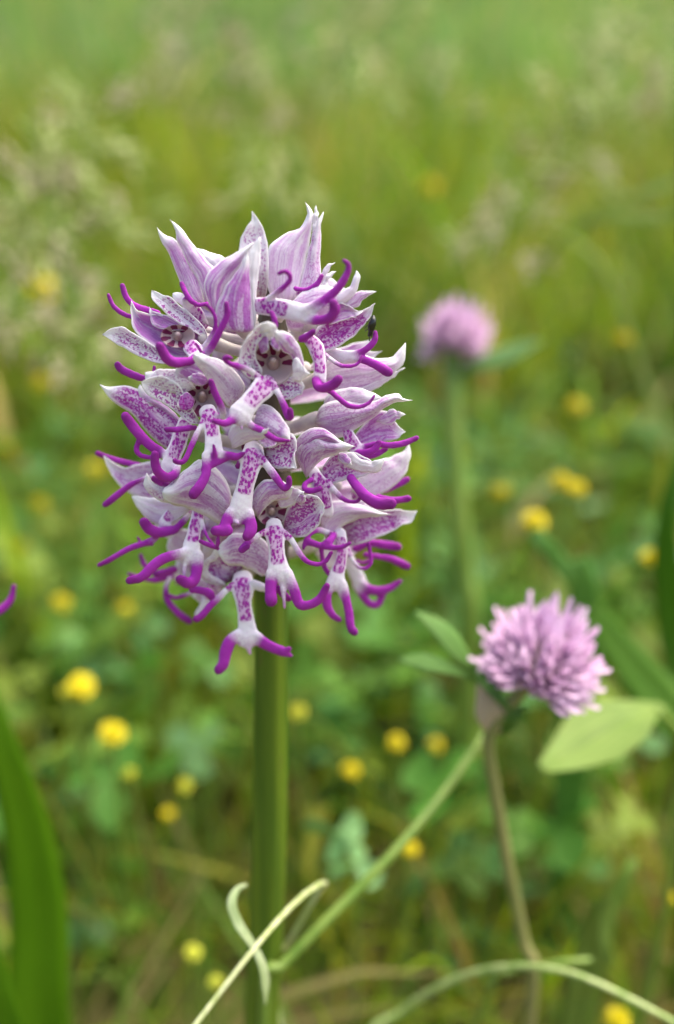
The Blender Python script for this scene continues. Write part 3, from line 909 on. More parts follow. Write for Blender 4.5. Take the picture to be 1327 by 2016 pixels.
# --- F5 centre, open mouth facing us
f = flower(orchid, (535, 716, 150), 745)
tepal(f, 'sepal', (512, 748, 205), (530, 632, 232), [(492, 746), (474, 728), (471, 702), (481, 674), (498, 651), (514, 637)], [(516, 728), (504, 706), (505, 682), (516, 664), (528, 658), (538, 650)], -16, .04, .95, wl=14)
tepal(f, 'sepal', (534, 672, 200), (524, 634, 238), [(518, 664), (511, 652), (514, 640)], [(548, 668), (548, 652), (538, 636)], 8, .05, 0)
tepal(f, 'sepal', (598, 742, 196), (541, 652, 232), [(583, 722), (572, 700), (556, 690), (544, 670)], [(598, 716), (592, 690), (580, 667), (560, 652)], 10, .9, .3, ruf=2.6)
tepal(f, 'sepal', (582, 738, 208), (613, 736, 238), [(576, 716), (584, 704), (594, 716), (602, 729)], [(576, 745), (590, 752), (600, 744)], 8, .05, .2, ruf=2.2)
tepal(f, 'sepal', (538, 758, 190), (600, 762, 228), [(556, 752), (578, 740), (592, 750)], [(540, 774), (556, 787), (580, 782), (594, 774)], -10, .08, 1.0)
tepal(f, 'petal', (512, 690, 200), (529, 686, 226), [(508, 668), (518, 656), (526, 664)], [(516, 696), (524, 694)], 5, 1.5, 0)
tepal(f, 'petal', (552, 676, 204), (538, 686, 228), [(550, 658), (540, 660), (532, 672)], [(550, 690), (545, 690)], 5, 1.5, 0)
column(f, (538, 716, 208), 42, 42, 40, -20, 200, 0, 4)
lip(f, [(530, 752, 200, 18), (518, 764, 222, 24), (503, 780, 238, 21), (488, 797, 248, 21), (474, 815, 254, 25)],
    [('A', [(512, 745, 212), (490, 729, 226), (468, 721, 236), (452, 716, 242), (442, 708, 246), (446, 702, 249), (456, 705, 251)], 9, 5.5),
     ('A', [(537, 755, 212), (549, 776, 226), (560, 800, 236), (567, 820, 242), (573, 820, 248), (571, 808, 252)], 9, 7.5),
     ('L', [(462, 815, 254), (455, 828, 262), (444, 834, 268), (432, 832, 272), (421, 829, 274)], 13, 6),
     ('L', [(482, 828, 250), (498, 840, 256), (518, 849, 258), (542, 864, 258), (569, 868, 256)], 11, 4.5),
     ('T', [(472, 830, 254), (474, 838, 260), (476, 844, 262)], 6, 4)], (0.0, 0.76))

# --- F8 left middle, open mouth
f = flower(orchid, (430, 780, 140), 810)
tepal(f, 'sepal', (405, 730, 150), (348, 722, 190), [(385, 760), (358, 758), (344, 738)], [(420, 748), (408, 728), (390, 716), (368, 716)], 8, 1.2, 0)
tepal(f, 'sepal', (385, 765, 170), (285, 734, 190), [(350, 775), (310, 765), (290, 750)], [(372, 738), (345, 727), (318, 727), (298, 731)], 8, .2, .5)
tepal(f, 'sepal', (398, 836, 168), (278, 752, 200), [(372, 832), (348, 812), (324, 795), (298, 783), (282, 766)], [(382, 810), (366, 782), (352, 758), (326, 742), (298, 742)], -10, .08, .95)
tepal(f, 'sepal', (468, 792, 162), (382, 697, 218), [(452, 802), (430, 775), (412, 752), (396, 728), (380, 706)], [(482, 765), (474, 744), (456, 724), (432, 707), (408, 702), (395, 694)], 16, .35, .3)
tepal(f, 'petal', (384, 788, 172), (349, 799, 200), [(368, 772), (354, 782)], [(376, 806), (358, 808)], 3, 2.6, 1.2)
tepal(f, 'petal', (412, 752, 178), (370, 742, 205), [(394, 760), (377, 753)], [(408, 743), (390, 734)], 3, 1.6, .1)
column(f, (398, 782, 172), 34, 40, 36, 40, 320, -20, 4)
lip(f, [(408, 808, 182, 18), (414, 826, 205, 17), (418, 850, 222, 16), (420, 874, 234, 18), (421, 896, 242, 21)],
    [('A', [(402, 822, 200), (392, 846, 216), (380, 870, 226), (370, 894, 234), (360, 909, 240), (350, 910, 245), (344, 907, 248)], 7.5, 7),
     ('A', [(424, 818, 202), (438, 818, 214), (438, 806, 224), (430, 788, 232), (421, 768, 238), (415, 751, 242)], 9, 8),
     ('L', [(407, 896, 243), (406, 916, 250), (405, 936, 256), (394, 956, 262), (381, 973, 266)], 11, 12),
     ('L', [(434, 896, 243), (452, 897, 248), (466, 899, 252), (479, 893, 256)], 13, 6),
     ('P', [(452, 900, 244), (436, 908, 246), (418, 916, 248), (400, 924, 250)], 7, 7),
     ('P', [(422, 902, 250), (422, 888, 256), (420, 876, 258)], 5, 4.5)], (0.05, 0.66))

# --- F9 left, long white sepal and thick purple leg
f = flower(orchid, (375, 850, 80), 880)
tepal(f, 'sepal', (370, 880, 110), (197, 757, 55), [(350, 820), (320, 795), (292, 775), (265, 763), (238, 760), (214, 762)], [(335, 885), (305, 866), (280, 838), (258, 813), (236, 799), (218, 787), (208, 774)], 12, .9, 1.1)
tepal(f, 'petal', (365, 842, 112), (275, 756, 75), [(318, 805), (285, 790), (272, 770)], [(345, 815), (312, 788), (286, 768)], 6, 1.0, .1)
lip(f, [(365, 830, 128, 15), (356, 858, 140, 17), (346, 886, 152, 17), (334, 914, 164, 17), (328, 928, 168, 14)],
    [('P', [(385, 842, 140), (372, 843, 176), (350, 846, 186), (327, 846, 192)], 7, 7),
     ('L', [(338, 912, 160), (318, 890, 150), (298, 878, 146), (276, 857, 142), (258, 835, 138), (247, 820, 136)], 11, 12),
     ('P', [(318, 896, 148), (298, 900, 146), (280, 898, 144), (269, 887, 142), (272, 870, 140)], 6.5, 6),
     ('L', [(348, 916, 166), (345, 932, 186), (328, 940, 202), (312, 930, 214), (305, 912, 220), (305, 895, 222)], 11, 10.5)], (0.02, 0.78))

# --- purple leg above F9
f = flower(orchid, (400, 760, 30), 790)
lip(f, [(340, 755, 60, 10), (310, 745, 62, 9)], [('P', [(305, 750, 60), (278, 744, 60), (255, 735, 58), (238, 726, 56), (232, 718, 56)], 8, 9), ('P', [(318, 745, 90), (304, 740, 110), (304, 722, 112)], 6, 5)])

# --- F10 far left
f = flower(orchid, (345, 950, 50), 970)
tepal(f, 'sepal', (350, 955, 70), (204, 897, 15), [(322, 908), (296, 908), (272, 914), (248, 920), (224, 911)], [(330, 990), (298, 990), (270, 980), (246, 964), (229, 948), (214, 926)], -10, .7, .5)
lip(f, [(330, 945, 80, 12), (305, 942, 90, 10)], [('L', [(300, 938, 92), (275, 946, 86), (250, 960, 82), (226, 979, 80), (207, 993, 78)], 6, 8.5),
     ('P', [(340, 925, 30), (290, 920, 20), (250, 911, 10), (215, 902, 6), (192, 893, 2)], 7, 7),
     ('P', [(330, 955, 150), (318, 950, 190), (304, 942, 196)], 8, 8)])

# --- F11 left front hood
f = flower(orchid, (440, 985, 140), 1005)
tepal(f, 'sepal', (380, 1000, 150), (260, 977, 95), [(330, 1035), (296, 1026), (272, 1002)], [(345, 985), (310, 982), (282, 978)], 6, .35, .1)
tepal(f, 'sepal', (430, 960, 172), (289, 931, 190), [(370, 985), (325, 990), (298, 974), (282, 953)], [(400, 905), (365, 925), (340, 948), (318, 960), (300, 950)], 8, .4, .55)
tepal(f, 'sepal', (455, 1000, 168), (319, 970, 196), [(440, 1032), (410, 1019), (380, 1004), (348, 995), (324, 985)], [(452, 962), (432, 928), (402, 908), (372, 922), (345, 948), (328, 958)], 30, .7, .25)
lip(f, [(392, 1002, 160, 13), (386, 1030, 178, 14), (380, 1058, 192, 15), (377, 1080, 202, 19), (378, 1094, 206, 20)],
    [('L', [(368, 1088, 206), (342, 1093, 214), (316, 1103, 220), (296, 1120, 226), (278, 1137, 228), (254, 1143, 228)], 14, 9.5),
     ('L', [(388, 1096, 206), (388, 1120, 214), (382, 1142, 220), (370, 1148, 228), (355, 1141, 234)], 16, 11),
     ('T', [(366, 1100, 206), (363, 1122, 210), (362, 1140, 212)], 6, 5),
     ('P', [(380, 1160, 180), (398, 1163, 184), (412, 1168, 188), (416, 1176, 188)], 10, 9),
     ('A', [(392, 1010, 170), (402, 1040, 190), (410, 1060, 215), (425, 1078, 230)], 5, 4),
     ('P', [(428, 1079, 226), (412, 1073, 230), (394, 1065, 232)], 6, 5.5)], (0, .72))

# --- lower left lip (thick curled leg)
f = flower(orchid, (370, 990, 100), 1010)
tepal(f, 'sepal', (360, 1040, 80), (300, 1000, 60), [(330, 1060), (305, 1035)], [(350, 1005), (325, 990)], 6, .2, 0)
lip(f, [(350, 990, 118, 13), (338, 1010, 130, 13), (324, 1030, 140, 13)],
    [('P', [(345, 1043, 140), (326, 1048, 148), (308, 1048, 156), (293, 1041, 162), (284, 1029, 166)], 10, 13),
     ('A', [(375, 1004, 128), (366, 1020, 136), (352, 1036, 142), (338, 1046, 146)], 7, 10),
     ('L', [(318, 1040, 140), (304, 1060, 146), (288, 1068, 150), (255, 1080, 152), (225, 1097, 152), (196, 1112, 150)], 9, 6),
     ('P', [(300, 1072, 100), (280, 1072, 95), (271, 1058, 92)], 5, 4)], (0, .9))

# --- F12 centre, hood under F5
f = flower(orchid, (500, 830, 150), 860)
tepal(f, 'sepal', (505, 830, 182), (572, 866, 234), [(495, 850), (512, 870), (540, 878), (560, 872)], [(510, 800), (530, 798), (552, 818), (568, 842)], 30, .75, .35)
tepal(f, 'sepal', (460, 875, 205), (530, 843, 268), [(450, 858), (458, 838), (480, 834), (508, 846)], [(458, 884), (480, 874), (500, 866), (518, 864)], 10, .3, .1, ruf=1)
tepal(f, 'sepal', (520, 892, 196), (584, 923, 246), [(530, 868), (552, 858), (574, 852), (584, 872), (580, 900)], [(526, 912), (545, 922), (566, 922)], -8, .45, 1.3, .6, ruf=2.2)
tepal(f, 'petal', (518, 858, 210), (534, 882, 244), [(508, 868), (520, 880)], [(540, 862), (545, 874)], 6, 1.0, 0)
column(f, (505, 880, 196), 30, 22, 22, 60, 300, 0, 4)
lip(f, [(500, 880, 200, 20), (497, 902, 222, 25), (490, 928, 236, 20), (482, 962, 242, 19), (476, 990, 246, 22), (472, 1010, 248, 25)],
    [('A', [(512, 900, 226), (530, 922, 238), (546, 944, 246), (560, 962, 250), (569, 955, 253), (569, 941, 256)], 11, 7),
     ('A', [(482, 898, 226), (474, 908, 222), (468, 918, 214)], 9, 7),
     ('L', [(457, 1010, 248), (447, 1024, 254), (442, 1038, 258), (441, 1046, 262)], 15, 13),
     ('P', [(448, 1045, 264), (424, 1045, 262)], 12, 11.5),
     ('P', [(430, 1050, 250), (429, 1066, 248), (427, 1078, 240)], 5, 5),
     ('L', [(488, 1012, 248), (493, 1030, 254), (494, 1044, 260), (486, 1056, 266)], 16, 12),
     ('T', [(468, 1018, 250), (464, 1028, 258), (470, 1031, 262)], 6, 4)], (0.10, 0.72))

# --- F14 centre lower right
f = flower(orchid, (535, 990, 145), 1010)
tepal(f, 'sepal', (510, 1012, 190), (579, 959, 248), [(494, 992), (503, 963), (524, 944), (552, 946), (568, 955)], [(508, 1020), (524, 998), (545, 984), (566, 982)], 20, .75, .3)
tepal(f, 'sepal', (545, 985, 196), (600, 968, 238), [(560, 955), (582, 962)], [(555, 1000), (580, 992)], 8, .4, .1)
tepal(f, 'petal', (590, 992, 226), (597, 967, 248), [(582, 984)], [(602, 986)], 3, 1.0, 0)
tepal(f, 'sepal', (555, 1040, 192), (639, 996, 238), [(566, 1000), (582, 982), (604, 973), (624, 978), (634, 988)], [(572, 1056), (600, 1056), (622, 1040), (635, 1014)], -16, .8, 1.3, .5)
column(f, (535, 1008, 196), 30, 28, 30, 120, 420, 0, 3)
lip(f, [(539, 1032, 196, 16), (541, 1050, 210, 21), (544, 1072, 224, 17), (546, 1098, 230, 18), (549, 1126, 236, 24)],
    [('A', [(522, 1046, 212), (506, 1056, 222), (490, 1066, 232), (478, 1078, 240), (475, 1084, 248), (488, 1076, 252)], 8, 7.5),
     ('A', [(557, 1048, 212), (573, 1062, 218), (586, 1084, 224), (602, 1104, 230), (624, 1111, 234), (642, 1104, 236), (652, 1088, 238)], 9, 5),
     ('L', [(535, 1130, 236), (533, 1152, 242), (533, 1172, 246), (534, 1184, 252)], 14, 13),
     ('L', [(564, 1130, 236), (577, 1156, 242), (590, 1190, 246), (612, 1190, 250), (632, 1176, 252), (643, 1154, 254)], 15, 8),
     ('T', [(554, 1136, 236), (558, 1164, 242), (560, 1196, 246)], 9, 4),
     ('P', [(546, 1158, 226), (560, 1172, 222), (569, 1180, 220)], 9, 8)], (0.10, 0.84))

# --- F15 bottom centre
f = flower(orchid, (480, 1085, 110), 1105)
tepal(f, 'sepal', (470, 1140, 135), (420, 1098, 165), [(425, 1152), (398, 1138), (402, 1112)], [(480, 1105), (450, 1085), (430, 1086)], -14, .6, 1.2, 1.0)
tepal(f, 'sepal', (450, 1158, 150), (428, 1073, 186), [(425, 1150), (400, 1142), (391, 1124), (398, 1108), (414, 1094), (424, 1082)], [(436, 1142), (414, 1130), (410, 1114), (424, 1102), (434, 1090)], 5, .08, .3)
tepal(f, 'sepal', (535, 1120, 150), (432, 1095, 196), [(518, 1134), (495, 1122), (472, 1114), (446, 1111)], [(530, 1075), (500, 1052), (465, 1050), (440, 1064), (430, 1082)], 18, .7, .4)
lip(f, [(478, 1136, 150, 20), (478, 1158, 176, 23), (480, 1186, 190, 16.5), (484, 1216, 196, 16.5), (487, 1240, 200, 20), (487, 1252, 202, 26)],
    [('A', [(456, 1152, 174), (436, 1172, 184), (414, 1193, 190), (396, 1213, 194), (386, 1219, 202)], 8, 9),
     ('W', [(500, 1150, 176), (520, 1158, 186), (540, 1164, 186)], 11, 9),
     ('L', [(470, 1250, 202), (452, 1264, 208), (444, 1286, 212), (440, 1306, 216), (431, 1319, 222)], 15, 12.5),
     ('L', [(502, 1254, 202), (524, 1269, 208), (546, 1279, 212), (562, 1284, 216)], 15, 11),
     ('P', [(560, 1281, 217), (570, 1277, 222)], 8, 6), ('P', [(562, 1287, 215), (574, 1291, 217)], 7, 4.5),
     ('T', [(486, 1260, 202), (489, 1274, 206), (492, 1286, 208)], 9, 4.5)], (0.10, 0.76))

# --- F16 right centre hood
f = flower(orchid, (600, 905, 120), 915)
tepal(f, 'sepal', (590, 925, 150), (690, 876, 200), [(580, 880), (596, 853), (624, 841), (650, 852), (672, 868)], [(600, 900), (620, 880), (648, 872), (672, 880)], 22, .9, .35)
tepal(f, 'sepal', (604, 942, 158), (698, 879, 214), [(584, 900), (592, 876), (620, 866), (652, 872), (680, 873)], [(612, 928), (630, 908), (655, 896), (680, 888)], 14, .75, .3)
tepal(f, 'sepal', (625, 935, 150), (752, 926, 184), [(655, 895), (690, 890), (720, 900), (740, 915)], [(640, 955), (680, 945), (720, 936)], -10, .8, 1.1)
tepal(f, 'sepal', (665, 905, 172), (757, 902, 200), [(690, 890), (712, 905), (735, 908)], [(690, 922), (720, 930), (748, 926)], 6, .15, .1, ruf=2.4)
tepal(f, 'petal', (665, 893, 184), (692, 916, 200), [(680, 893), (690, 905)], [(668, 905), (680, 914)], 4, 1.1, 0)
lip(f, [(618, 930, 150, 13), (630, 955, 160, 17), (640, 985, 164, 15), (645, 1008, 164, 13)],
    [('P', [(612, 944, 165), (600, 954, 182), (602, 965, 194), (616, 966, 200), (630, 962, 202)], 7, 7),
     ('A', [(645, 948, 160), (660, 968, 172), (678, 984, 180), (698, 988, 184), (708, 982, 186), (711, 974, 188)], 8, 5),
     ('P', [(690, 940, 170), (703, 958, 196), (720, 977, 208), (744, 990, 216), (770, 992, 220)], 11, 14),
     ('P', [(745, 980, 120), (775, 985, 122), (804, 982, 122)], 9, 8)], (0.05, 0.9))

# --- F17 right
f = flower(orchid, (625, 825, 75), 845, 17)
tepal(f, 'sepal', (640, 830, 80), (752, 784, 110), [(640, 785), (670, 766), (705, 764), (732, 772)], [(670, 830), (710, 815), (735, 800)], 20, .55, .2)
tepal(f, 'sepal', (620, 832, 95), (812, 788, 128), [(632, 800), (665, 788), (705, 792), (740, 790), (765, 776), (785, 775), (795, 786)], [(640, 854), (668, 862), (698, 846), (728, 826), (755, 805), (778, 792)], 26, .65, .35)
tepal(f, 'petal', (740, 830, 112), (799, 816, 112), [(768, 806), (784, 810)], [(768, 836), (784, 824)], 4, .8, 0)
tepal(f, 'sepal', (690, 868, 92), (798, 850, 98), [(712, 840), (742, 812), (766, 810), (778, 832)], [(705, 878), (745, 872), (780, 864)], -10, 1.25, .5)
lip(f, [(682, 848, 110, 12), (694, 872, 116, 15), (706, 888, 118, 13)],
    [('P', [(706, 882, 116), (738, 875, 118), (770, 877, 118), (798, 872, 116), (820, 862, 112)], 8, 7),
     ('P', [(704, 893, 126), (722, 891, 134), (738, 884, 138), (746, 872, 138)], 9, 8),
     ('P', [(712, 898, 106), (738, 895, 106), (760, 884, 104)], 10, 6)], (0, .8))

# --- F20 right, behind
f = flower(orchid, (660, 955, 40), 970)
tepal(f, 'sepal', (690, 968, 80), (803, 868, 40), [(715, 930), (748, 908), (778, 896), (797, 888)], [(720, 980), (750, 972), (778, 955), (797, 933), (808, 905), (807, 882)], 14, .35, .3)
lip(f, [(700, 975, 60, 10), (730, 972, 50, 9)], [('P', [(730, 972, 50), (758, 964, 46), (782, 954, 42), (802, 944, 38)], 8, 8)])

# --- F18 right, lower
f = flower(orchid, (640, 1030, 110), 1050)
tepal(f, 'sepal', (655, 1060, 122), (821, 1006, 90), [(672, 1030), (705, 1010), (750, 1004), (782, 1004), (804, 1006)], [(688, 1074), (722, 1066), (760, 1051), (790, 1036), (811, 1026)], -14, .8, 1.0, .7)
tepal(f, 'sepal', (636, 1050, 135), (770, 1013, 138), [(630, 1010), (655, 987), (695, 990), (735, 1003)], [(648, 1066), (664, 1044), (692, 1027), (725, 1018), (750, 1016)], 22, .5, .12)
tepal(f, 'sepal', (680, 1005, 132), (760, 1002, 120), [(700, 985), (735, 988)], [(700, 1015), (735, 1012)], 8, .3, .3)
lip(f, [(668, 1052, 140, 15), (672, 1076, 152, 13), (671, 1104, 160, 12.5), (664, 1130, 166, 16), (661, 1146, 168, 20)],
    [('A', [(656, 1054, 145), (630, 1044, 160), (612, 1050, 176), (602, 1064, 182), (598, 1080, 184)], 9, 5),
     ('P', [(604, 1066, 182), (628, 1073, 188), (654, 1078, 192), (674, 1077, 194), (688, 1070, 194)], 9, 5.5),
     ('P', [(656, 1054, 165), (650, 1064, 184), (640, 1072, 190)], 9, 9),
     ('A', [(684, 1080, 148), (694, 1102, 152), (708, 1118, 154), (722, 1118, 156), (731, 1104, 156), (726, 1070, 154)], 6, 5),
     ('L', [(652, 1150, 168), (643, 1172, 172), (645, 1195, 176), (656, 1212, 178), (668, 1220, 178)], 13, 7.5),
     ('L', [(673, 1150, 168), (681, 1178, 172), (687, 1208, 176), (691, 1236, 180), (698, 1245, 184)], 12, 9),
     ('T', [(668, 1155, 168), (672, 1172, 170), (678, 1184, 172)], 8, 5),
     ('P', [(632, 1076, 160), (635, 1100, 150), (642, 1122, 140), (654, 1134, 132)], 6.5, 6)], (0.12, 0.8))

# --- F19 right bottom, behind
f = flower(orchid, (610, 1075, -10), 1090)
tepal(f, 'sepal', (620, 1090, -20), (720, 1060, -40), [(650, 1050), (690, 1045)], [(650, 1120), (695, 1095)], 10, .3, .1)
lip(f, [(670, 1080, -10, 14), (690, 1110, -16, 14), (706, 1140, -20, 15)],
    [('L', [(706, 1144, -20), (725, 1160, -16), (748, 1164, -12), (770, 1157, -12), (788, 1144, -12)], 14, 6),
     ('L', [(702, 1152, -20), (714, 1172, -18), (730, 1190, -16), (746, 1188, -16), (754, 1166, -16)], 10, 8),
     ('P', [(700, 1080, 0), (728, 1070, 4), (756, 1073, 4), (784, 1077, 4)], 9, 9.5),
     ('P', [(720, 1092, 30), (745, 1096, 28), (772, 1101, 24), (802, 1115, 20)], 7, 9),
     ('P', [(702, 1104, 10), (718, 1108, 10), (732, 1100, 10)], 5, 5)], (0, .3))

# --- F13 left bottom, behind
f = flower(orchid, (450, 1085, 10), 1100)
tepal(f, 'sepal', (400, 1080, 30), (334, 1052, 20), [(372, 1110), (340, 1100), (329, 1075)], [(385, 1050), (355, 1040)], 8, .4, .3)
tepal(f, 'sepal', (420, 1140, 20), (345, 1110, 10), [(385, 1155), (355, 1135)], [(395, 1105), (365, 1095)], 8, .5, .4)
lip(f, [(385, 1115, 20, 13), (355, 1128, 10, 12), (335, 1135, 5, 10)],
    [('P', [(340, 1128, 0), (316, 1132, -6), (300, 1125, -10), (284, 1112, -14), (277, 1094, -18)], 8, 6),
     ('P', [(338, 1134, 10), (306, 1142, 0), (276, 1138, -8), (253, 1130, -14)], 8, 5),
     ('P', [(342, 1122, 40), (325, 1127, 40), (308, 1130, 38)], 9, 9),
     ('L', [(334, 1140, 20), (326, 1160, 24), (332, 1185, 28), (352, 1208, 30), (372, 1222, 32)], 6, 9.5)], (0, .2))
f = flower(orchid, (450, 1110, 60), 1120)
tepal(f, 'sepal', (440, 1150, 70), (378, 1175, 60), [(405, 1135), (380, 1150)], [(430, 1185), (400, 1188)], 8, .5, .6)
lip(f, [(415, 1155, 70, 12), (405, 1185, 72, 10), (390, 1210, 74, 8)], [('A', [(400, 1160, 60), (370, 1170, 50), (345, 1176, 42), (326, 1168, 34)], 6, 5)], (0, .4))

# hoods that look backwards and fill the far side of the spike
brng = random.Random(12)
for i in range(16):
    yb = 560 + i * 33
    az_ = R(180 + (-1) ** i * brng.uniform(5, 62) + brng.uniform(-12, 12))
    rb, rt = 75, 210 + brng.uniform(-15, 20)
    def rad_(r, da, y): return (530 + r * math.sin(az_ + da), y, r * math.cos(az_ + da))
    f = flower(orchid, rad_(rb, 0, yb), yb + 26)
    for da, dy, fl in ((-.30, -34, .7), (.02, -58, .8), (.34, -30, .7)):
        b_, t_ = rad_(rb, da * .5, yb + 6), rad_(rt, da, yb + dy)
        mx, my = (b_[0] + t_[0]) / 2, (b_[1] + t_[1]) / 2
        tepal(f, 'sepal', b_, t_, [(mx - 34, my + 8), (mx - 30 + (t_[0] - b_[0]) * .25, my - 14)], [(mx + 34, my + 8), (mx + 30 + (t_[0] - b_[0]) * .25, my - 14)], -16, fl, .3, nu=7, nv=12)
    p0, p1, p2 = rad_(150, 0, yb + 20), rad_(190, .05, yb + 70), rad_(200, .05, yb + 100)
    if i % 2 == 0:
        lip(f, [(*rad_(90, 0, yb + 8), 12), (*p0, 15), (*p1, 18)], [('L', [p1, rad_(205, -.12, yb + 110), rad_(225, -.16, yb + 130)], 11, 10), ('L', [p1, rad_(205, .18, yb + 108), rad_(230, .22, yb + 124)], 11, 9),
            ('A', [p0, rad_(195, -.25, yb + 40), rad_(215, -.3, yb + 30)], 7, 6), ('A', [p0, rad_(195, .25, yb + 40), rad_(215, .3, yb + 30)], 7, 6)], vox=3.2)

# ------------------------------------------------------------------ beetle on the upper right sepal
be = empty('beetle', (0, 0, 0), 'tiny black beetle clinging under the white petal tip on the right', 'insect')
Vb, Fb = tube(catmull([(729, -654, 118), (731, -645, 122), (734, -634, 122), (735, -624, 118)], 10), [4, 5.5, 6.8, 7.4, 7.6, 7.6, 7.2, 6.4, 5.2, 3.6], 12)
link('body', mesh_from('body', spike(Vb), Fb, M_BEETLE), be)
Vb, Fb = tube([(727, -660, 118), (728.5, -655, 120)], [3.4, 4.0], 10)
link('head', mesh_from('head', spike(Vb), Fb, M_BEETLE), be)
for pts in ([(730, -648, 122), (724, -648, 126), (719, -652, 118)], [(731, -642, 122), (723, -641, 127), (718, -646, 118)], [(733, -634, 122), (726, -632, 128), (721, -634, 120)], [(732, -650, 118), (733, -656, 120), (731, -663, 114)], [(728, -660, 120), (727, -665, 121), (728, -671, 119)]):
    Vb, Fb = tube(catmull(pts, 7), 1.0, 6)
    link('leg', mesh_from('leg', spike(Vb), Fb, M_BLEG), be)

# ------------------------------------------------------------------ second orchid, almost wholly beyond the left edge
o2 = empty('orchid', (0, 0, 0), 'second purple orchid of which only a curled tip shows at the left edge', 'orchid')
f2 = flower(o2, (-150, 1150, 30), 1180, ax=-230)
tepal(f2, 'sepal', (-150, 1150, 30), (-40, 1100, 10), [(-110, 1105), (-70, 1092)], [(-110, 1150), (-70, 1130)], 12, .6, .2)
tepal(f2, 'sepal', (-160, 1140, 40), (-60, 1060, 30), [(-140, 1090), (-95, 1062)], [(-120, 1130), (-80, 1095)], 12, .6, .2)
lip(f2, [(-140, 1165, 35, 14), (-100, 1185, 20, 14), (-60, 1200, 6, 15)], [('L', [(-56, 1204, 0), (-25, 1210, -20), (2, 1200, -26), (20, 1182, -30), (28, 1155, -32)], 12, 7),
    ('L', [(-60, 1210, 10), (-50, 1235, 14), (-40, 1260, 16)], 11, 9), ('A', [(-120, 1178, 26), (-100, 1210, 40), (-90, 1230, 44)], 7, 6)])
for dxx, dyy in ((-190, -160), (-170, 60)):
    f3 = flower(o2, (-230 + dxx * .5, 1150 + dyy, 20), 1180 + dyy, ax=-230)
    b0 = (-230 + dxx * .5, 1150 + dyy)
    tepal(f3, 'sepal', (*b0, 30), (b0[0] - 110, b0[1] - 60, 30), [(b0[0] - 40, b0[1] - 50), (b0[0] - 80, b0[1] - 66)], [(b0[0] - 40, b0[1] + 10), (b0[0] - 80, b0[1] - 20)], 12, .6, .2)
    lip(f3, [(b0[0], b0[1] + 10, 34, 14), (b0[0] - 30, b0[1] + 50, 40, 15)], [('L', [(b0[0] - 30, b0[1] + 55, 40), (b0[0] - 60, b0[1] + 90, 46)], 12, 9), ('L', [(b0[0] - 24, b0[1] + 55, 40), (b0[0] - 10, b0[1] + 100, 46)], 12, 9)])
Ps = spike(np.array([(-236, -1010, 0), (-230, -1200, 0), (-230, -1600, 0.)]))
Ps = np.vstack([Ps, [Ps[-1][0], Y_AX, -.004]])
Vs, Fs = tube(catmull(Ps, 24), np.interp(np.arange(24), [0, 5, 23], [.0008, .0022, .0026]), 14)
link('stem', mesh_from('stem', Vs, Fs, M_STEM), o2)

# ------------------------------------------------------------------ leaves, blades and stalks near the orchid
def ribbon(pts, hw, twist=0.0, fold=0.25, n=24, th=0.0003, face=None, nc=5, corr=0.0):
    """a folded leaf blade along world points pts with half widths hw (metres)"""
    ribbon.uv = [(u, i / (n - 1), 0.0) for i in range(n) for sg in (1, -1) for u in np.linspace(-1, 1, nc)]
    P = catmull(np.asarray(pts, float), n)
    k = np.linspace(0, 1, len(hw)); h = np.interp(np.linspace(0, 1, n), k, hw)
    T = np.gradient(P, axis=0); T /= np.linalg.norm(T, axis=1)[:, None] + 1e-12
    fc = np.array(face if face is not None else -CF, float)
    V = []
    tw = np.linspace(0, twist, n)
    for i in range(n):
        S = np.cross(T[i], fc); S /= np.linalg.norm(S) + 1e-12
        Nn = np.cross(S, T[i])
        S, Nn = S * math.cos(tw[i]) + Nn * math.sin(tw[i]), Nn * math.cos(tw[i]) - S * math.sin(tw[i])
        for sg in (1, -1):
            for u in np.linspace(-1, 1, nc):
                V.append(P[i] + S * h[i] * u - Nn * h[i] * (fold * (1 - abs(u)) + corr * math.cos(u * 22)) + Nn * th * sg * (1 - .6 * abs(u)))
    F = []
    m = 2 * nc
    for i in range(n - 1):
        for j in range(nc - 1):
            a = i * m + j
            F.append((a, a + 1, a + m + 1, a + m)); F.append((a + nc, a + m + nc, a + m + nc + 1, a + nc + 1))
        a = i * m
        F.append((a, a + m, a + m + nc, a + nc)); F.append((a + nc - 1, a + m - 1, a + 2 * m - 1, a + m + nc - 1))
    F.append(tuple(list(range(nc, m)) + list(range(nc - 1, -1, -1)))); e = (n - 1) * m
    F.append(tuple(list(range(e, e + nc)) + list(range(e + m - 1, e + nc - 1, -1))))
    return np.array(V), F


def W(*pts):
    return np.array([at(p[0], p[1], p[2]) for p in pts])


def to_ground(P, dx=0.0, dy=0.01):
    p = P[-1]
    q = np.array([p[0] + dx, p[1] + dy, 0]); q[2] = ground_z(q[0], q[1]) - .004
    return np.vstack([P, q])


def one(name, V, F, mat, label, cat, group=None):
    o = link(name, mesh_from(name, V, F, mat, True, dict(ruv=ribbon.uv) if len(V) == len(ribbon.uv) else None))
    fix_normals(o.data)
    return tag(o, label, cat, group)


def pw(px, d): return px / FPX * d

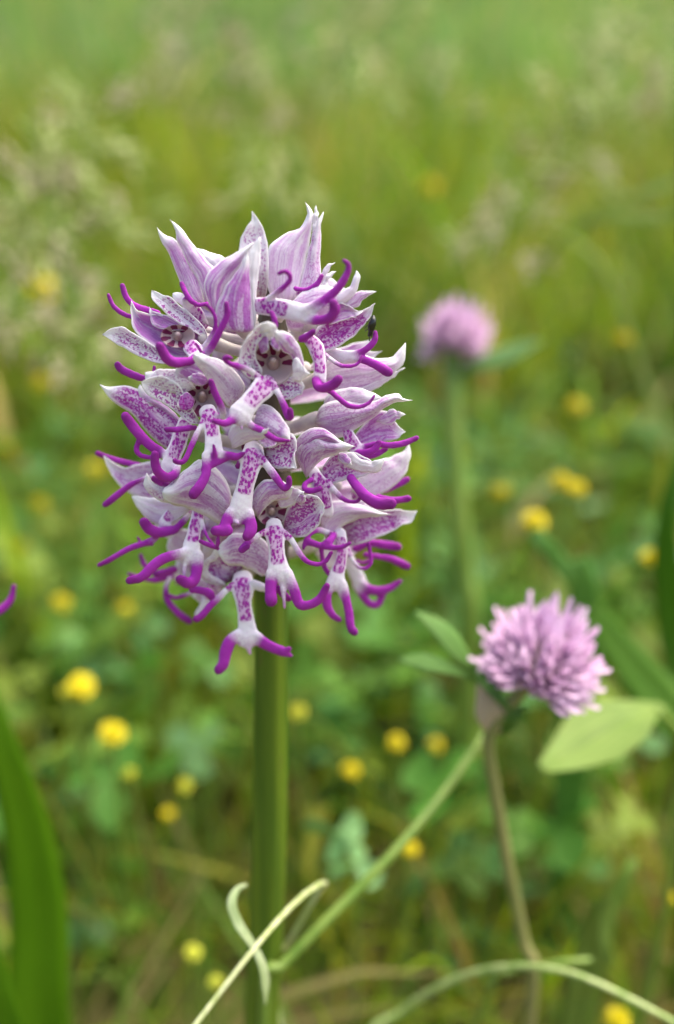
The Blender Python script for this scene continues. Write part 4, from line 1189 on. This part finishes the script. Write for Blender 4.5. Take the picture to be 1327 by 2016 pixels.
V, F = ribbon(to_ground(W((-30, 1330, .175), (10, 1480, .18), (55, 1640, .19), (78, 1820, .20), (85, 2030, .21)), .002, .01), [.0012, pw(40, .18), pw(56, .19), pw(62, .2), pw(50, .2), pw(40, .2)], 0.2, .3, face=(.35, -.65, .7))
one('broad_blade', V, F, M_BLADE, 'broad blurred bright green blade rising along the lower left edge', 'grass blade', 'broad green blades')
V, F = ribbon(to_ground(W((-60, 1780, .16), (-10, 1900, .165), (20, 2030, .17)), .004, .01), [.001, pw(40, .16), pw(45, .17), pw(40, .17)], 0.2, .3)
one('broad_blade', V, F, M_BLADE, 'shorter green blade cut off by the bottom left corner', 'grass blade', 'broad green blades')
V, F = ribbon(to_ground(W((1345, 860, .21), (1318, 980, .21), (1312, 1120, .215), (1345, 1300, .22), (1420, 1500, .22)), .03, .01), [.001, pw(34, .21), pw(54, .21), pw(56, .22), pw(40, .22)], 0.1, .25, face=(-.4, -.6, .7))
one('broad_blade', V, F, M_DARKBLADE, 'wide upright deep green blade at the right edge beside a yellow flower', 'grass blade', 'broad green blades')
V, F = ribbon(to_ground(W((1085, 1075, .225), (1150, 1180, .22), (1230, 1290, .215), (1310, 1390, .21), (1390, 1520, .21)), .02, .02), [.001, pw(46, .22), pw(58, .22), pw(52, .21), pw(40, .21)], 0.3, .25)
one('broad_blade', V, F, M_DARKBLADE, 'green blade slanting behind the large pink clover head to the right', 'grass blade', 'broad green blades')
V, F = ribbon(to_ground(W((1050, 1050, .205), (1090, 1090, .21), (1125, 1140, .215), (1150, 1200, .22)), .01, .02), [.002, pw(34, .21), pw(42, .21), pw(24, .22), pw(5, .2)], 0.1, .2)
one('bluish_leaf', V, F, M_BLUELEAF, 'pale bluish green leaf tip just above the large pink clover head', 'leaf')
V, F = ribbon(W((1066, 1514, .163), (1120, 1484, .167), (1185, 1440, .17), (1250, 1402, .174), (1306, 1388, .18)), [.0012, pw(40, .17), pw(70, .17), pw(66, .17), pw(34, .17), .0012], 0.35, .22, 30, face=(-.25, -.45, .85), nc=21, corr=.035)
lf = one('light_leaf', V, F, M_LIGHTLEAF, 'light yellow-green cupped leaf below the large pink clover head', 'leaf')
Vs, Fs = tube(catmull(to_ground(W((1300, 1400, .176), (1335, 1440, .18), (1350, 1560, .185)), .004, .01), 20), .0009, 8)
link('stalk', mesh_from('stalk', Vs, Fs, M_GSTEM), lf)
V, F = ribbon(to_ground(W((1250, 1690, .19), (1215, 1760, .19), (1180, 1830, .192), (1165, 1870, .195)), .0, .01), [.001, pw(38, .19), pw(46, .19), pw(30, .19), pw(6, .19)], 0.3, .25)
one('light_leaf', V, F, M_LIGHTLEAF, 'yellowish leaf hanging in the lower right ground cover', 'leaf')
V, F = ribbon(to_ground(W((1200, 1900, .185), (1190, 1850, .186), (1180, 1790, .188)), .0, .012), [.001, pw(36, .19), pw(30, .19), pw(8, .19)], 0.3, .25)
one('light_leaf', V, F, M_LIGHTLEAF, 'short pale yellow leaf at lower right above the curved stalk', 'leaf')

# pale bent stalks in front of the lower stem
def stalk(name, P, r0, r1, mat, label, cat='grass stalk', group='thin curved grass stalks', n=50, flat=1.0):
    C = catmull(P, n)
    V, F = tube(C, np.linspace(r0, r1, n), 10, flat, tuple(-CF))
    return one(name, V, F, mat, label, cat, group)

P = W((300, 2130, .118), (386, 2016, .120), (440, 1945, .122), (500, 1868, .124), (560, 1798, .130), (610, 1752, .136), (642, 1736, .139), (630, 1752, .143), (600, 1800, .146), (560, 1872, .150), (535, 1930, .155))
stalk('grass_stalk', to_ground(P, .01, .02), .00042, .0006, M_PALE, 'pale straw stalk arching across the foot of the orchid stem')
P = W((955, 1445, .165), (900, 1525, .160), (830, 1615, .154), (750, 1705, .150), (660, 1795, .147), (590, 1865, .145), (545, 1915, .145), (520, 1975, .147))
stalk('grass_stalk', to_ground(P, -.004, .004), .0009, .0011, M_GSTEM, 'straight yellow-green stalk slanting from the clover down to the orchid stem')
P = W((486, 1742, .1295), (466, 1752, .128), (456, 1780, .127), (470, 1820, .127), (497, 1860, .1275), (516, 1900, .128), (523, 1940, .129), (522, 1978, .130))
V, F = ribbon(P, [.00025, pw(9, .128), pw(9, .128), pw(7, .128), pw(9, .128), pw(12, .129), .0002], 1.2, .3, 40, .0002)
one('whitish_tendril', V, F, M_WHITISH, 'whitish twisted dry leaf hugging the base of the orchid stem', 'dry leaf')
P = W((1420, 2060, .150), (1327, 2012, .150), (1240, 1966, .151), (1150, 1924, .153), (1080, 1906, .156), (1010, 1902, .160), (930, 1915, .166), (850, 1950, .172), (780, 2000, .178), (720, 2060, .18))
stalk('grass_stalk', to_ground(P, -.01, .01), .00052, .0009, M_ARC, 'pale green stalk arching across the bottom right corner')
P = W((1160, 1890, .165), (1100, 1895, .165), (1040, 1905, .168), (1000, 1915, .17), (960, 1960, .175))
stalk('grass_stalk', to_ground(P, -.01, .02), .0006, .0008, M_GSTEM, 'short green stalk crossing the pale stalk at lower right')

# long arching blades in the upper right and left distance
for pts, hw, lab in (
    ([(1400, 440, .42), (1327, 432, .42), (1250, 428, .42), (1180, 432, .425), (1100, 470, .44), (1040, 560, .46)], .0034, 'thin pale blade arching in from the right edge at mid height'),
    ([(1420, 350, .5), (1327, 365, .5), (1240, 390, .5), (1150, 430, .51), (1080, 500, .52)], .004, 'wider soft blade above the thin one at the right edge'),
    ([(1380, 1000, .6), (1290, 800, .56), (1232, 640, .50), (1205, 560, .47), (1170, 505, .45), (1120, 470, .44), (1060, 440, .43)], .0026, 'thin drooping blade left of the right edge yellow flower')):
    pts = [(a, b, c * .76) for a, b, c in pts]
    P = to_ground(W(*pts)[::-1], .06 if pts[0][0] > 663 else -.05, .02)
    V, F = ribbon(P, [.0004, hw * .7, hw, hw, hw * .8], .3, .25, 40)
    one('arching_blade', V, F, M_ARCH, lab, 'grass blade', 'long arching blades')

# ------------------------------------------------------------------ clovers
def floret_mesh():
    """one clover floret: narrow tube, an upright folded standard and two short wings"""
    J = Join()
    C = [(0, 0, 0), (0, 0.02, .35), (0, .03, .62)]
    V, F = tube(catmull(C, 5), [.04, .05, .06, .066, .055], 6); J.add(V, F, V[:, 2])
    for sg, wd, ln, off in ((0, .066, 1.0, .03), (1, .045, .84, -.02), (-1, .045, .84, -.02)):
        prof = [(0.42, .45), (.62, .95), (.8, 1.0), (.93, .6), (1.0, .1)]
        V, F = [], []
        for t, w in prof:
            for u in (-1, 0, 1):
                V.append((u * w * wd + sg * .05, off + .05 * (1 - abs(u)) + .12 * t * t * (1 if sg == 0 else .2), t * ln))
        V = np.array(V); m = len(V)
        for j in range(4):
            for i in range(2):
                a = j * 3 + i; F.append((a, a + 1, a + 4, a + 3))
        J.add(V, F, V[:, 2])
    return mesh_from('floret', J.verts(), J.F, M_FLORET, True, dict(t=J.attr()))


FLORET = floret_mesh()


def clover_head(root, c, axis_dir, rad, n, maxpol, rs, stretch=1.0):
    ax = Vector(axis_dir).normalized()
    q = Vector((0, 0, 1)).rotation_difference(ax)
    r_ = random.Random(rs)
    for i in range(n):
        z = 1 - (1 - math.cos(maxpol)) * (i + .5) / n
        ph = i * 2.399963
        s = math.sqrt(max(0, 1 - z * z))
        d = Vector((s * math.cos(ph), s * math.sin(ph), z)) + Vector((r_.gauss(0, .1), r_.gauss(0, .1), r_.gauss(0, .1)))
        d.normalize()
        o = link('floret', FLORET, root)
        o.rotation_mode = 'QUATERNION'
        qq = q @ d.to_track_quat('Z', 'Y')
        o.rotation_quaternion = qq
        k = rad * r_.uniform(.74, 1.06) * (1 + (stretch - 1) * max(0, z) ** 1.5)
        o.scale = (rad * 1.3, rad * 1.3, k)
        o.location = Vector(c) + (q @ d) * rad * .10 + ax * rad * .05


def leaf_part(root, name, pts, hw, mat, tw=.2, fold=.2, face=None):
    V, F = ribbon(pts, hw, tw, fold, 16, face=face)
    o = link(name, mesh_from(name, V, F, mat, True, dict(ruv=ribbon.uv)), root); fix_normals(o.data); return o


cl = empty('pink_clover', (0, 0, 0), 'large pink clover head in front of the light cupped leaf at right', 'clover', 'pink clovers')
c0 = at(1050, 1346, .146)
c1 = at(1066, 1278, .1466)
ax = np.array(c1 - c0); ax = ax / np.linalg.norm(ax)
clover_head(cl, c0, tuple(ax), .0107, 160, R(110), 4, 1.42)
Ps = to_ground(np.vstack([[c0 + ax * .001], W((1000, 1392, .148), (962, 1450, .150), (975, 1560, .154), (1000, 1700, .160), (1030, 1850, .166), (1048, 1960, .17))]), .002, .01)
C = catmull(Ps, 60)
V, F = tube(C, np.linspace(.00115, .0014, 60), 12)
link('stem', mesh_from('stem', V, F, M_BSTEM), cl)
leaf_part(cl, 'leaf', W((948, 1338, .148), (910, 1290, .146), (865, 1238, .145), (818, 1205, .146)), [.0003, pw(13, .146), pw(22, .146), pw(18, .146), .0004], M_BLUELEAF, .1, .15, (0, -.6, .8))
leaf_part(cl, 'leaf', W((945, 1345, .148), (900, 1322, .146), (840, 1304, .145), (786, 1298, .146)), [.0003, pw(7, .146), pw(14, .146), pw(18, .146), .0005], M_BLUELEAF, .1, .15, (0, -.6, .8))
leaf_part(cl, 'leaf', W((930, 1310, .146), (958, 1345, .143), (988, 1378, .142), (1012, 1405, .143)), [.0003, pw(12, .146), pw(12, .146), pw(6, .146), .0002], M_CLOVER_DARK)
leaf_part(cl, 'stipule', W((985, 1440, .150), (965, 1410, .147), (950, 1370, .147), (940, 1330, .149)), [.0006, pw(26, .146), pw(26, .146), pw(10, .146), .0002], M_STIPULE)
leaf_part(cl, 'stipule', W((975, 1445, .151), (1000, 1420, .1475), (1020, 1400, .147), (1035, 1390, .148)), [.0006, pw(20, .146), pw(18, .146), pw(10, .146), .0002], M_CLOVER_DARK)

cl2 = empty('pink_clover', (0, 0, 0), 'small blurred pink clover head higher up behind the orchid', 'clover', 'pink clovers')
c0 = at(892, 690, .262); c1 = at(898, 625, .262)
ax = np.array(c1 - c0); ax = ax / np.linalg.norm(ax)
clover_head(cl2, c0, tuple(ax), .0112, 130, R(112), 9, 1.5)
Ps = to_ground(np.vstack([[c0], W((890, 740, .262), (893, 850, .264), (903, 1000, .267), (915, 1120, .271), (925, 1260, .276))]), .002, .01)
C = catmull(Ps, 50)
V, F = tube(C, np.linspace(.0030, .0036, 50) , 12)
link('stem', mesh_from('stem', V, F, M_GSTEM), cl2)
leaf_part(cl2, 'leaf', W((890, 735, .258), (960, 712, .262), (1020, 690, .268), (1070, 672, .272)), [.0004, pw(14, .26), pw(20, .26), pw(16, .26), .0003], M_LEAF)

# ------------------------------------------------------------------ yellow flowers
def yellow_mesh(seed, mat, n=34):
    r_ = random.Random(seed)
    J = Join()
    for i in range(n):
        z = 1 - 1.55 * (i + .5) / n; ph = i * 2.4; s = math.sqrt(max(0, 1 - z * z))
        d = np.array([s * math.cos(ph), s * math.sin(ph), z * .9])
        d = d / np.linalg.norm(d)
        S = np.cross(d, (0.1, 0.2, 1)); S /= np.linalg.norm(S); Nn = np.cross(S, d)
        ln = r_.uniform(.85, 1.1)
        V = []
        for t, w in ((.3, .10), (.6, .26), (.85, .30), (1.0, .12)):
            for u in (-1, 0, 1):
                V.append(d * t * ln + S * u * w + Nn * (.12 * (1 - abs(u)) - .25 * (t - .3)))
        F = [(j * 3 + k, j * 3 + k + 1, j * 3 + k + 4, j * 3 + k + 3) for j in range(3) for k in range(2)]
        J.add(V, F)
    V, F = tube([(0, 0, -.5), (0, 0, 0), (0, 0, .45)], [.25, .5, .4], 8); J.add(V, F)
    me = mesh_from('flower_head', J.verts(), J.F, mat, True)
    return me


YH = [yellow_mesh(i, M_YELLOW) for i in range(3)]
YG = yellow_mesh(9, M_YGREEN, 24)
YEL = [
    (222, 1445, 33, 'round bright yellow flower nearest the camera at lower left', 0, .215),
    (158, 1352, 34, 'bright yellow flower left of the lower orchid flowers with a greener neighbour', 0, .235),
    (130, 1362, 18, 'greenish yellow bud joined to the left of the bright yellow flower', 1, .24),
    (255, 1523, 18, 'small greenish yellow bud below the round bright yellow flower', 1, .225),
    (362, 1548, 22, 'dull yellow flower left of the orchid stem at lower mid height', 1, .235),
    (330, 1603, 17, 'small ochre yellow flower under the dull one left of the stem', 0, .25),
    (380, 1875, 24, 'pale yellow flower near the foot of the orchid stem on its left', 1, .2),
    (425, 1932, 19, 'faint yellow bud closest to the bottom of the stem on its left', 1, .2),
    (585, 1402, 24, 'pale yellow bud touching the right side of the orchid stem', 1, .235),
    (780, 1463, 24, 'bright yellow flower left of a paler twin below the clover leaves', 0, .235),
    (857, 1467, 20, 'paler yellow flower just right of its bright twin below the clover leaves', 0, .26),
    (690, 1518, 24, 'muted yellow flower between the orchid stem and the slanting stalk', 0, .25),
    (808, 1672, 22, 'yellow flower touching the slanting yellow-green stalk', 0, .215),
    (1106, 952, 30, 'large yellow flower at right above the bluish leaf, left half of a pair', 0, .25),
    (1136, 962, 24, 'yellow flower half hidden right of the large one above the bluish leaf', 0, .255),
    (1052, 1027, 31, 'large yellow flower on top of the bluish green leaf', 0, .235),
    (985, 970, 26, 'muted yellow flower between the far clover stem and the large yellow ones', 0, .3),
    (1277, 1100, 26, 'yellow flower next to the wide deep green blade at right', 0, .24),
    (1135, 800, 24, 'small dull yellow flower at right midway between two clovers', 0, .33),
    (1228, 670, 24, 'lone yellow flower near the right edge level with the far clover', 0, .36),
    (848, 370, 28, 'highest blurred yellow flower in the upper meadow', 0, .55),
    (85, 570, 36, 'blurred yellow flower at left level with the top of the orchid', 0, .42),
    (80, 755, 27, 'blurred yellow flower at left level with the orchid middle', 0, .38),
    (190, 925, 26, 'ochre yellow flower touching the left petals of the orchid', 0, .33),
    (80, 993, 22, 'dim yellow flower left of the lower purple legs', 0, .36),
    (15, 885, 18, 'dim yellow flower cut by the left edge', 0, .4),
    (45, 1075, 18, 'faint yellow flower above the second orchid tip at left', 0, .36),
    (120, 1187, 24, 'faint ochre flower right of the second orchid tip', 0, .3),
    (247, 1198, 17, 'small faint yellow flower under the lower left purple legs', 0, .3),
    (1322, 1767, 18, 'yellow flower cut by the right edge near the bottom', 0, .2),
    (1215, 2008, 30, 'yellow flower cut by the bottom edge at lower right', 0, .19),
]
for i, (px, py, rp, lab, green, d) in enumerate(YEL):
    c = at(px, py, d)
    rad = pw(rp, d) * (.76 if rp >= 30 else .70)
    e = empty('yellow_flower', (0, 0, 0), lab, 'yellow flower', 'small yellow meadow flowers')
    h = link('flower_head', YG if green else YH[i % 3], e)
    h.location = c; h.scale = (rad,) * 3
    h.rotation_euler = (random.uniform(-.5, .3), random.uniform(-.4, .4), random.uniform(0, 6))
    gx, gy = c[0] + random.uniform(-.012, .012), c[1] + random.uniform(.0, .02)
    gz = float(ground_z(gx, gy))
    mid = np.array([(c[0] * .6 + gx * .4), c[1] * .6 + gy * .4 + .003, c[2] * .5 + gz * .5])
    V, F = tube(catmull([(gx, gy, gz - .003), mid, c - np.array([0, 0, rad * .4])], 10), .0006, 6)
    link('stem', mesh_from('stem', V, F, M_GSTEM), e)

# ------------------------------------------------------------------ three-part leaves one can pick out
def leaflet_mesh():
    prof = [(0, .04), (.15, .16), (.4, .36), (.65, .45), (.85, .38), (.96, .20), (1.0, .04)]
    V, F = [], []
    for s in (1, -1):
        for t, w in prof:
            for u in (-1, -.5, 0, .5, 1):
                V.append((t, u * w, .20 * abs(u) * w - .10 * t * t + s * .008))
    m = len(prof) * 5
    for j in range(len(prof) - 1):
        for i in range(4):
            a = j * 5 + i
            F.append((a, a + 1, a + 6, a + 5)); F.append((m + a, m + a + 5, m + a + 6, m + a + 1))
    return mesh_from('leaflet', V, F, M_LEAF)


LEAFLET = leaflet_mesh()
LEAFLET_B = LEAFLET.copy(); LEAFLET_B.materials.clear(); LEAFLET_B.materials.append(mat_leaf('pale_clover_leaf', (0.13, 0.29, 0.08), (0.21, 0.38, 0.14), 90, 0.4))
STALK_ME = {}


def clover_leaf(c, size, yaw, tilt, lab, group, blue=False, ground=None):
    e = empty('clover_leaf', (0, 0, 0), lab, 'leaf', group)
    g = np.array([c[0] + random.uniform(-.01, .01), c[1] + random.uniform(0, .015), 0]); g[2] = ground_z(g[0], g[1])
    V, F = tube(catmull([tuple(g), tuple((g + c) / 2 + np.array([.002, .002, 0])), tuple(c)], 5), .0005, 5, caps=False)
    link('stalk', mesh_from('stalk', V, F, M_GSTEM), e)
    for k in range(3):
        o = link('leaflet', LEAFLET_B if blue else LEAFLET, e)
        o.location = c; o.scale = (size,) * 3
        o.rotation_euler = (tilt[0] + random.gauss(0, .12), tilt[1] + random.gauss(0, .12), yaw + k * 2.094)


clover_leaf(at(662, 1640, .205), .0085, .6, (.9, .1), 'round pale green clover leaf right of the orchid stem', 'clover leaves one can pick out', True)
clover_leaf(at(700, 1700, .205), .0075, 1.6, (.5, .1), 'pale green clover leaf below the round one right of the stem', 'clover leaves one can pick out', True)
rl = random.Random(5)
cnt = 0
while cnt < 200:
    y = rl.uniform(.21, .85); x = rl.uniform(-1, 1) * (y * .46 + .05)
    if math.sin(x * 17 + 2) * math.cos(y * 15) < -.3: continue
    c = np.array([x, y, float(ground_z(x, y)) + rl.uniform(.02, .085)])
    clover_leaf(c, rl.uniform(.006, .0125), rl.uniform(0, 6), (rl.gauss(.25, .3), rl.gauss(0, .3)), 'three-part green leaf among the low meadow plants', 'three-part leaves of the ground cover', rl.random() < .22)
    cnt += 1

# ------------------------------------------------------------------ grass seed heads
def spikelet_mesh(mat):
    J = Join()
    for k in range(5):
        z = k * .17; a = k * 2.6
        for s in (1,):
            o = np.array([.07 * math.cos(a), .07 * math.sin(a), z])
            tip = o + np.array([.10 * math.cos(a), .10 * math.sin(a), .36])
            V, F = tube(catmull([o, (o + tip) / 2 + np.array([.03 * math.cos(a), .03 * math.sin(a), 0]), tip], 4), [.03, .075, .06, .012], 5, caps=False)
            J.add(V, F)
            V, F = tube([tip, tip + np.array([.05 * math.cos(a), .05 * math.sin(a), .38])], [.010, .004], 4, caps=False); J.add(V, F)
    return mesh_from('spikelet', J.verts(), J.F, mat)


SPK = [spikelet_mesh(M_SEED), spikelet_mesh(M_SEEDP)]


def seed_head(c, size, n, lab, group, seed, spread=.9, kind=0):
    r_ = random.Random(seed)
    e = empty('grass_seed_head', (0, 0, 0), lab, 'grass', group)
    c = np.array(c)
    gx, gy = c[0] + r_.uniform(-.04, .04), c[1] + r_.uniform(-.02, .06)
    g = np.array([gx, gy, float(ground_z(gx, gy)) - .003])
    J = Join()
    top = c + np.array([r_.uniform(-.2, .2), 0, .5]) * size
    bot = c - np.array([0, 0, .5 * size])
    V, F = tube(catmull([g, g * .45 + bot * .55 + np.array([.004, 0, 0]), bot, c, top], 16), np.linspace(.0009, .0004, 16), 6, caps=False); J.add(V, F)
    for i in range(n):
        t = (i + .5) / n
        p = bot * (1 - t) + top * t
        a = i * 2.4 + r_.random()
        out = spread * size * (.55 - .35 * t) * r_.uniform(.6, 1.2)
        q = p + np.array([out * math.cos(a), out * math.sin(a), r_.uniform(.02, .25) * size])
        V, F = tube(catmull([p, (p + q) / 2 + np.array([0, 0, .06 * size]), q], 4), .00025, 4, caps=False); J.add(V, F)
        o = link('spikelet', SPK[kind if r_.random() < .8 else 1 - kind], e)
        o.location = q
        d = Vector(tuple(q - p)) + Vector((0, 0, r_.uniform(-.6, .3) * size))
        o.rotation_mode = 'QUATERNION'; o.rotation_quaternion = d.to_track_quat('Z', 'Y')
        s = size * r_.uniform(.32, .50); o.scale = (s, s, s)
    link('stem', mesh_from('stem', J.verts(), J.F, M_GSTEM), e)


SH = [
    (110, 400, 0.336, 0.046, 17, 'pale drooping seed head at left above the blurred yellow flower', 0),
    (60, 480, 0.319, 0.037, 15, 'pale seed head at the left edge just over the yellow flower', 0),
    (120, 640, 0.302, 0.033, 13, 'brownish seed head on a slanting stalk under the left yellow flower', 1),
    (20, 640, 0.302, 0.024, 10, 'small purplish seed head cut by the left edge', 1),
    (180, 340, 0.353, 0.041, 15, 'yellowish green feathery seed head in the upper left', 0),
    (540, 355, 0.420, 0.039, 15, 'straw coloured seed head right above the tallest orchid petals', 0),
    (680, 140, 0.521, 0.051, 17, 'pale seed head high above the orchid tip', 0),
    (400, 60, 0.630, 0.055, 17, 'pinkish brown seed head near the top edge left of middle', 1),
    (760, 40, 0.672, 0.055, 15, 'pale seed head touching the top edge right of middle', 0),
    (1085, 290, 0.420, 0.041, 17, 'loose beige seed head in the upper right', 0),
    (1215, 150, 0.521, 0.051, 17, 'pale beige seed head near the upper right corner', 0),
    (985, 450, 0.386, 0.041, 15, 'brownish seed head above the far pink clover', 1),
    (640, 20, 0.756, 0.046, 13, 'purplish grey seed head at the top edge', 1),
    (320, 170, 0.588, 0.046, 13, 'dull brown seed head in the upper left meadow', 1),
    (500, 220, 0.588, 0.046, 13, 'greyish seed head above the straw coloured one', 1),
    (870, 180, 0.630, 0.046, 13, 'soft tan seed head in the upper middle right', 0),
    (210, 735, 0.302, 0.028, 11, 'faint beige seed head left of the long white petal', 0),
]
for i, (px, py, d, s, n, lab, kd) in enumerate(SH):
    seed_head(at(px, py, d), s, n, lab, 'grass seed heads over the meadow', 50 + i, .9, kd)
r5 = random.Random(77)
for i in range(24):
    y = r5.uniform(.9, 3.2); x = r5.uniform(-1, 1) * y * .5
    c = np.array([x, y, float(ground_z(x, y)) + r5.uniform(.18, .38)])
    seed_head(c, r5.uniform(.035, .07), 7, 'soft straw seed head lost in the far meadow', 'far seed heads', 200 + i, .8, 0 if r5.random() < .65 else 1)
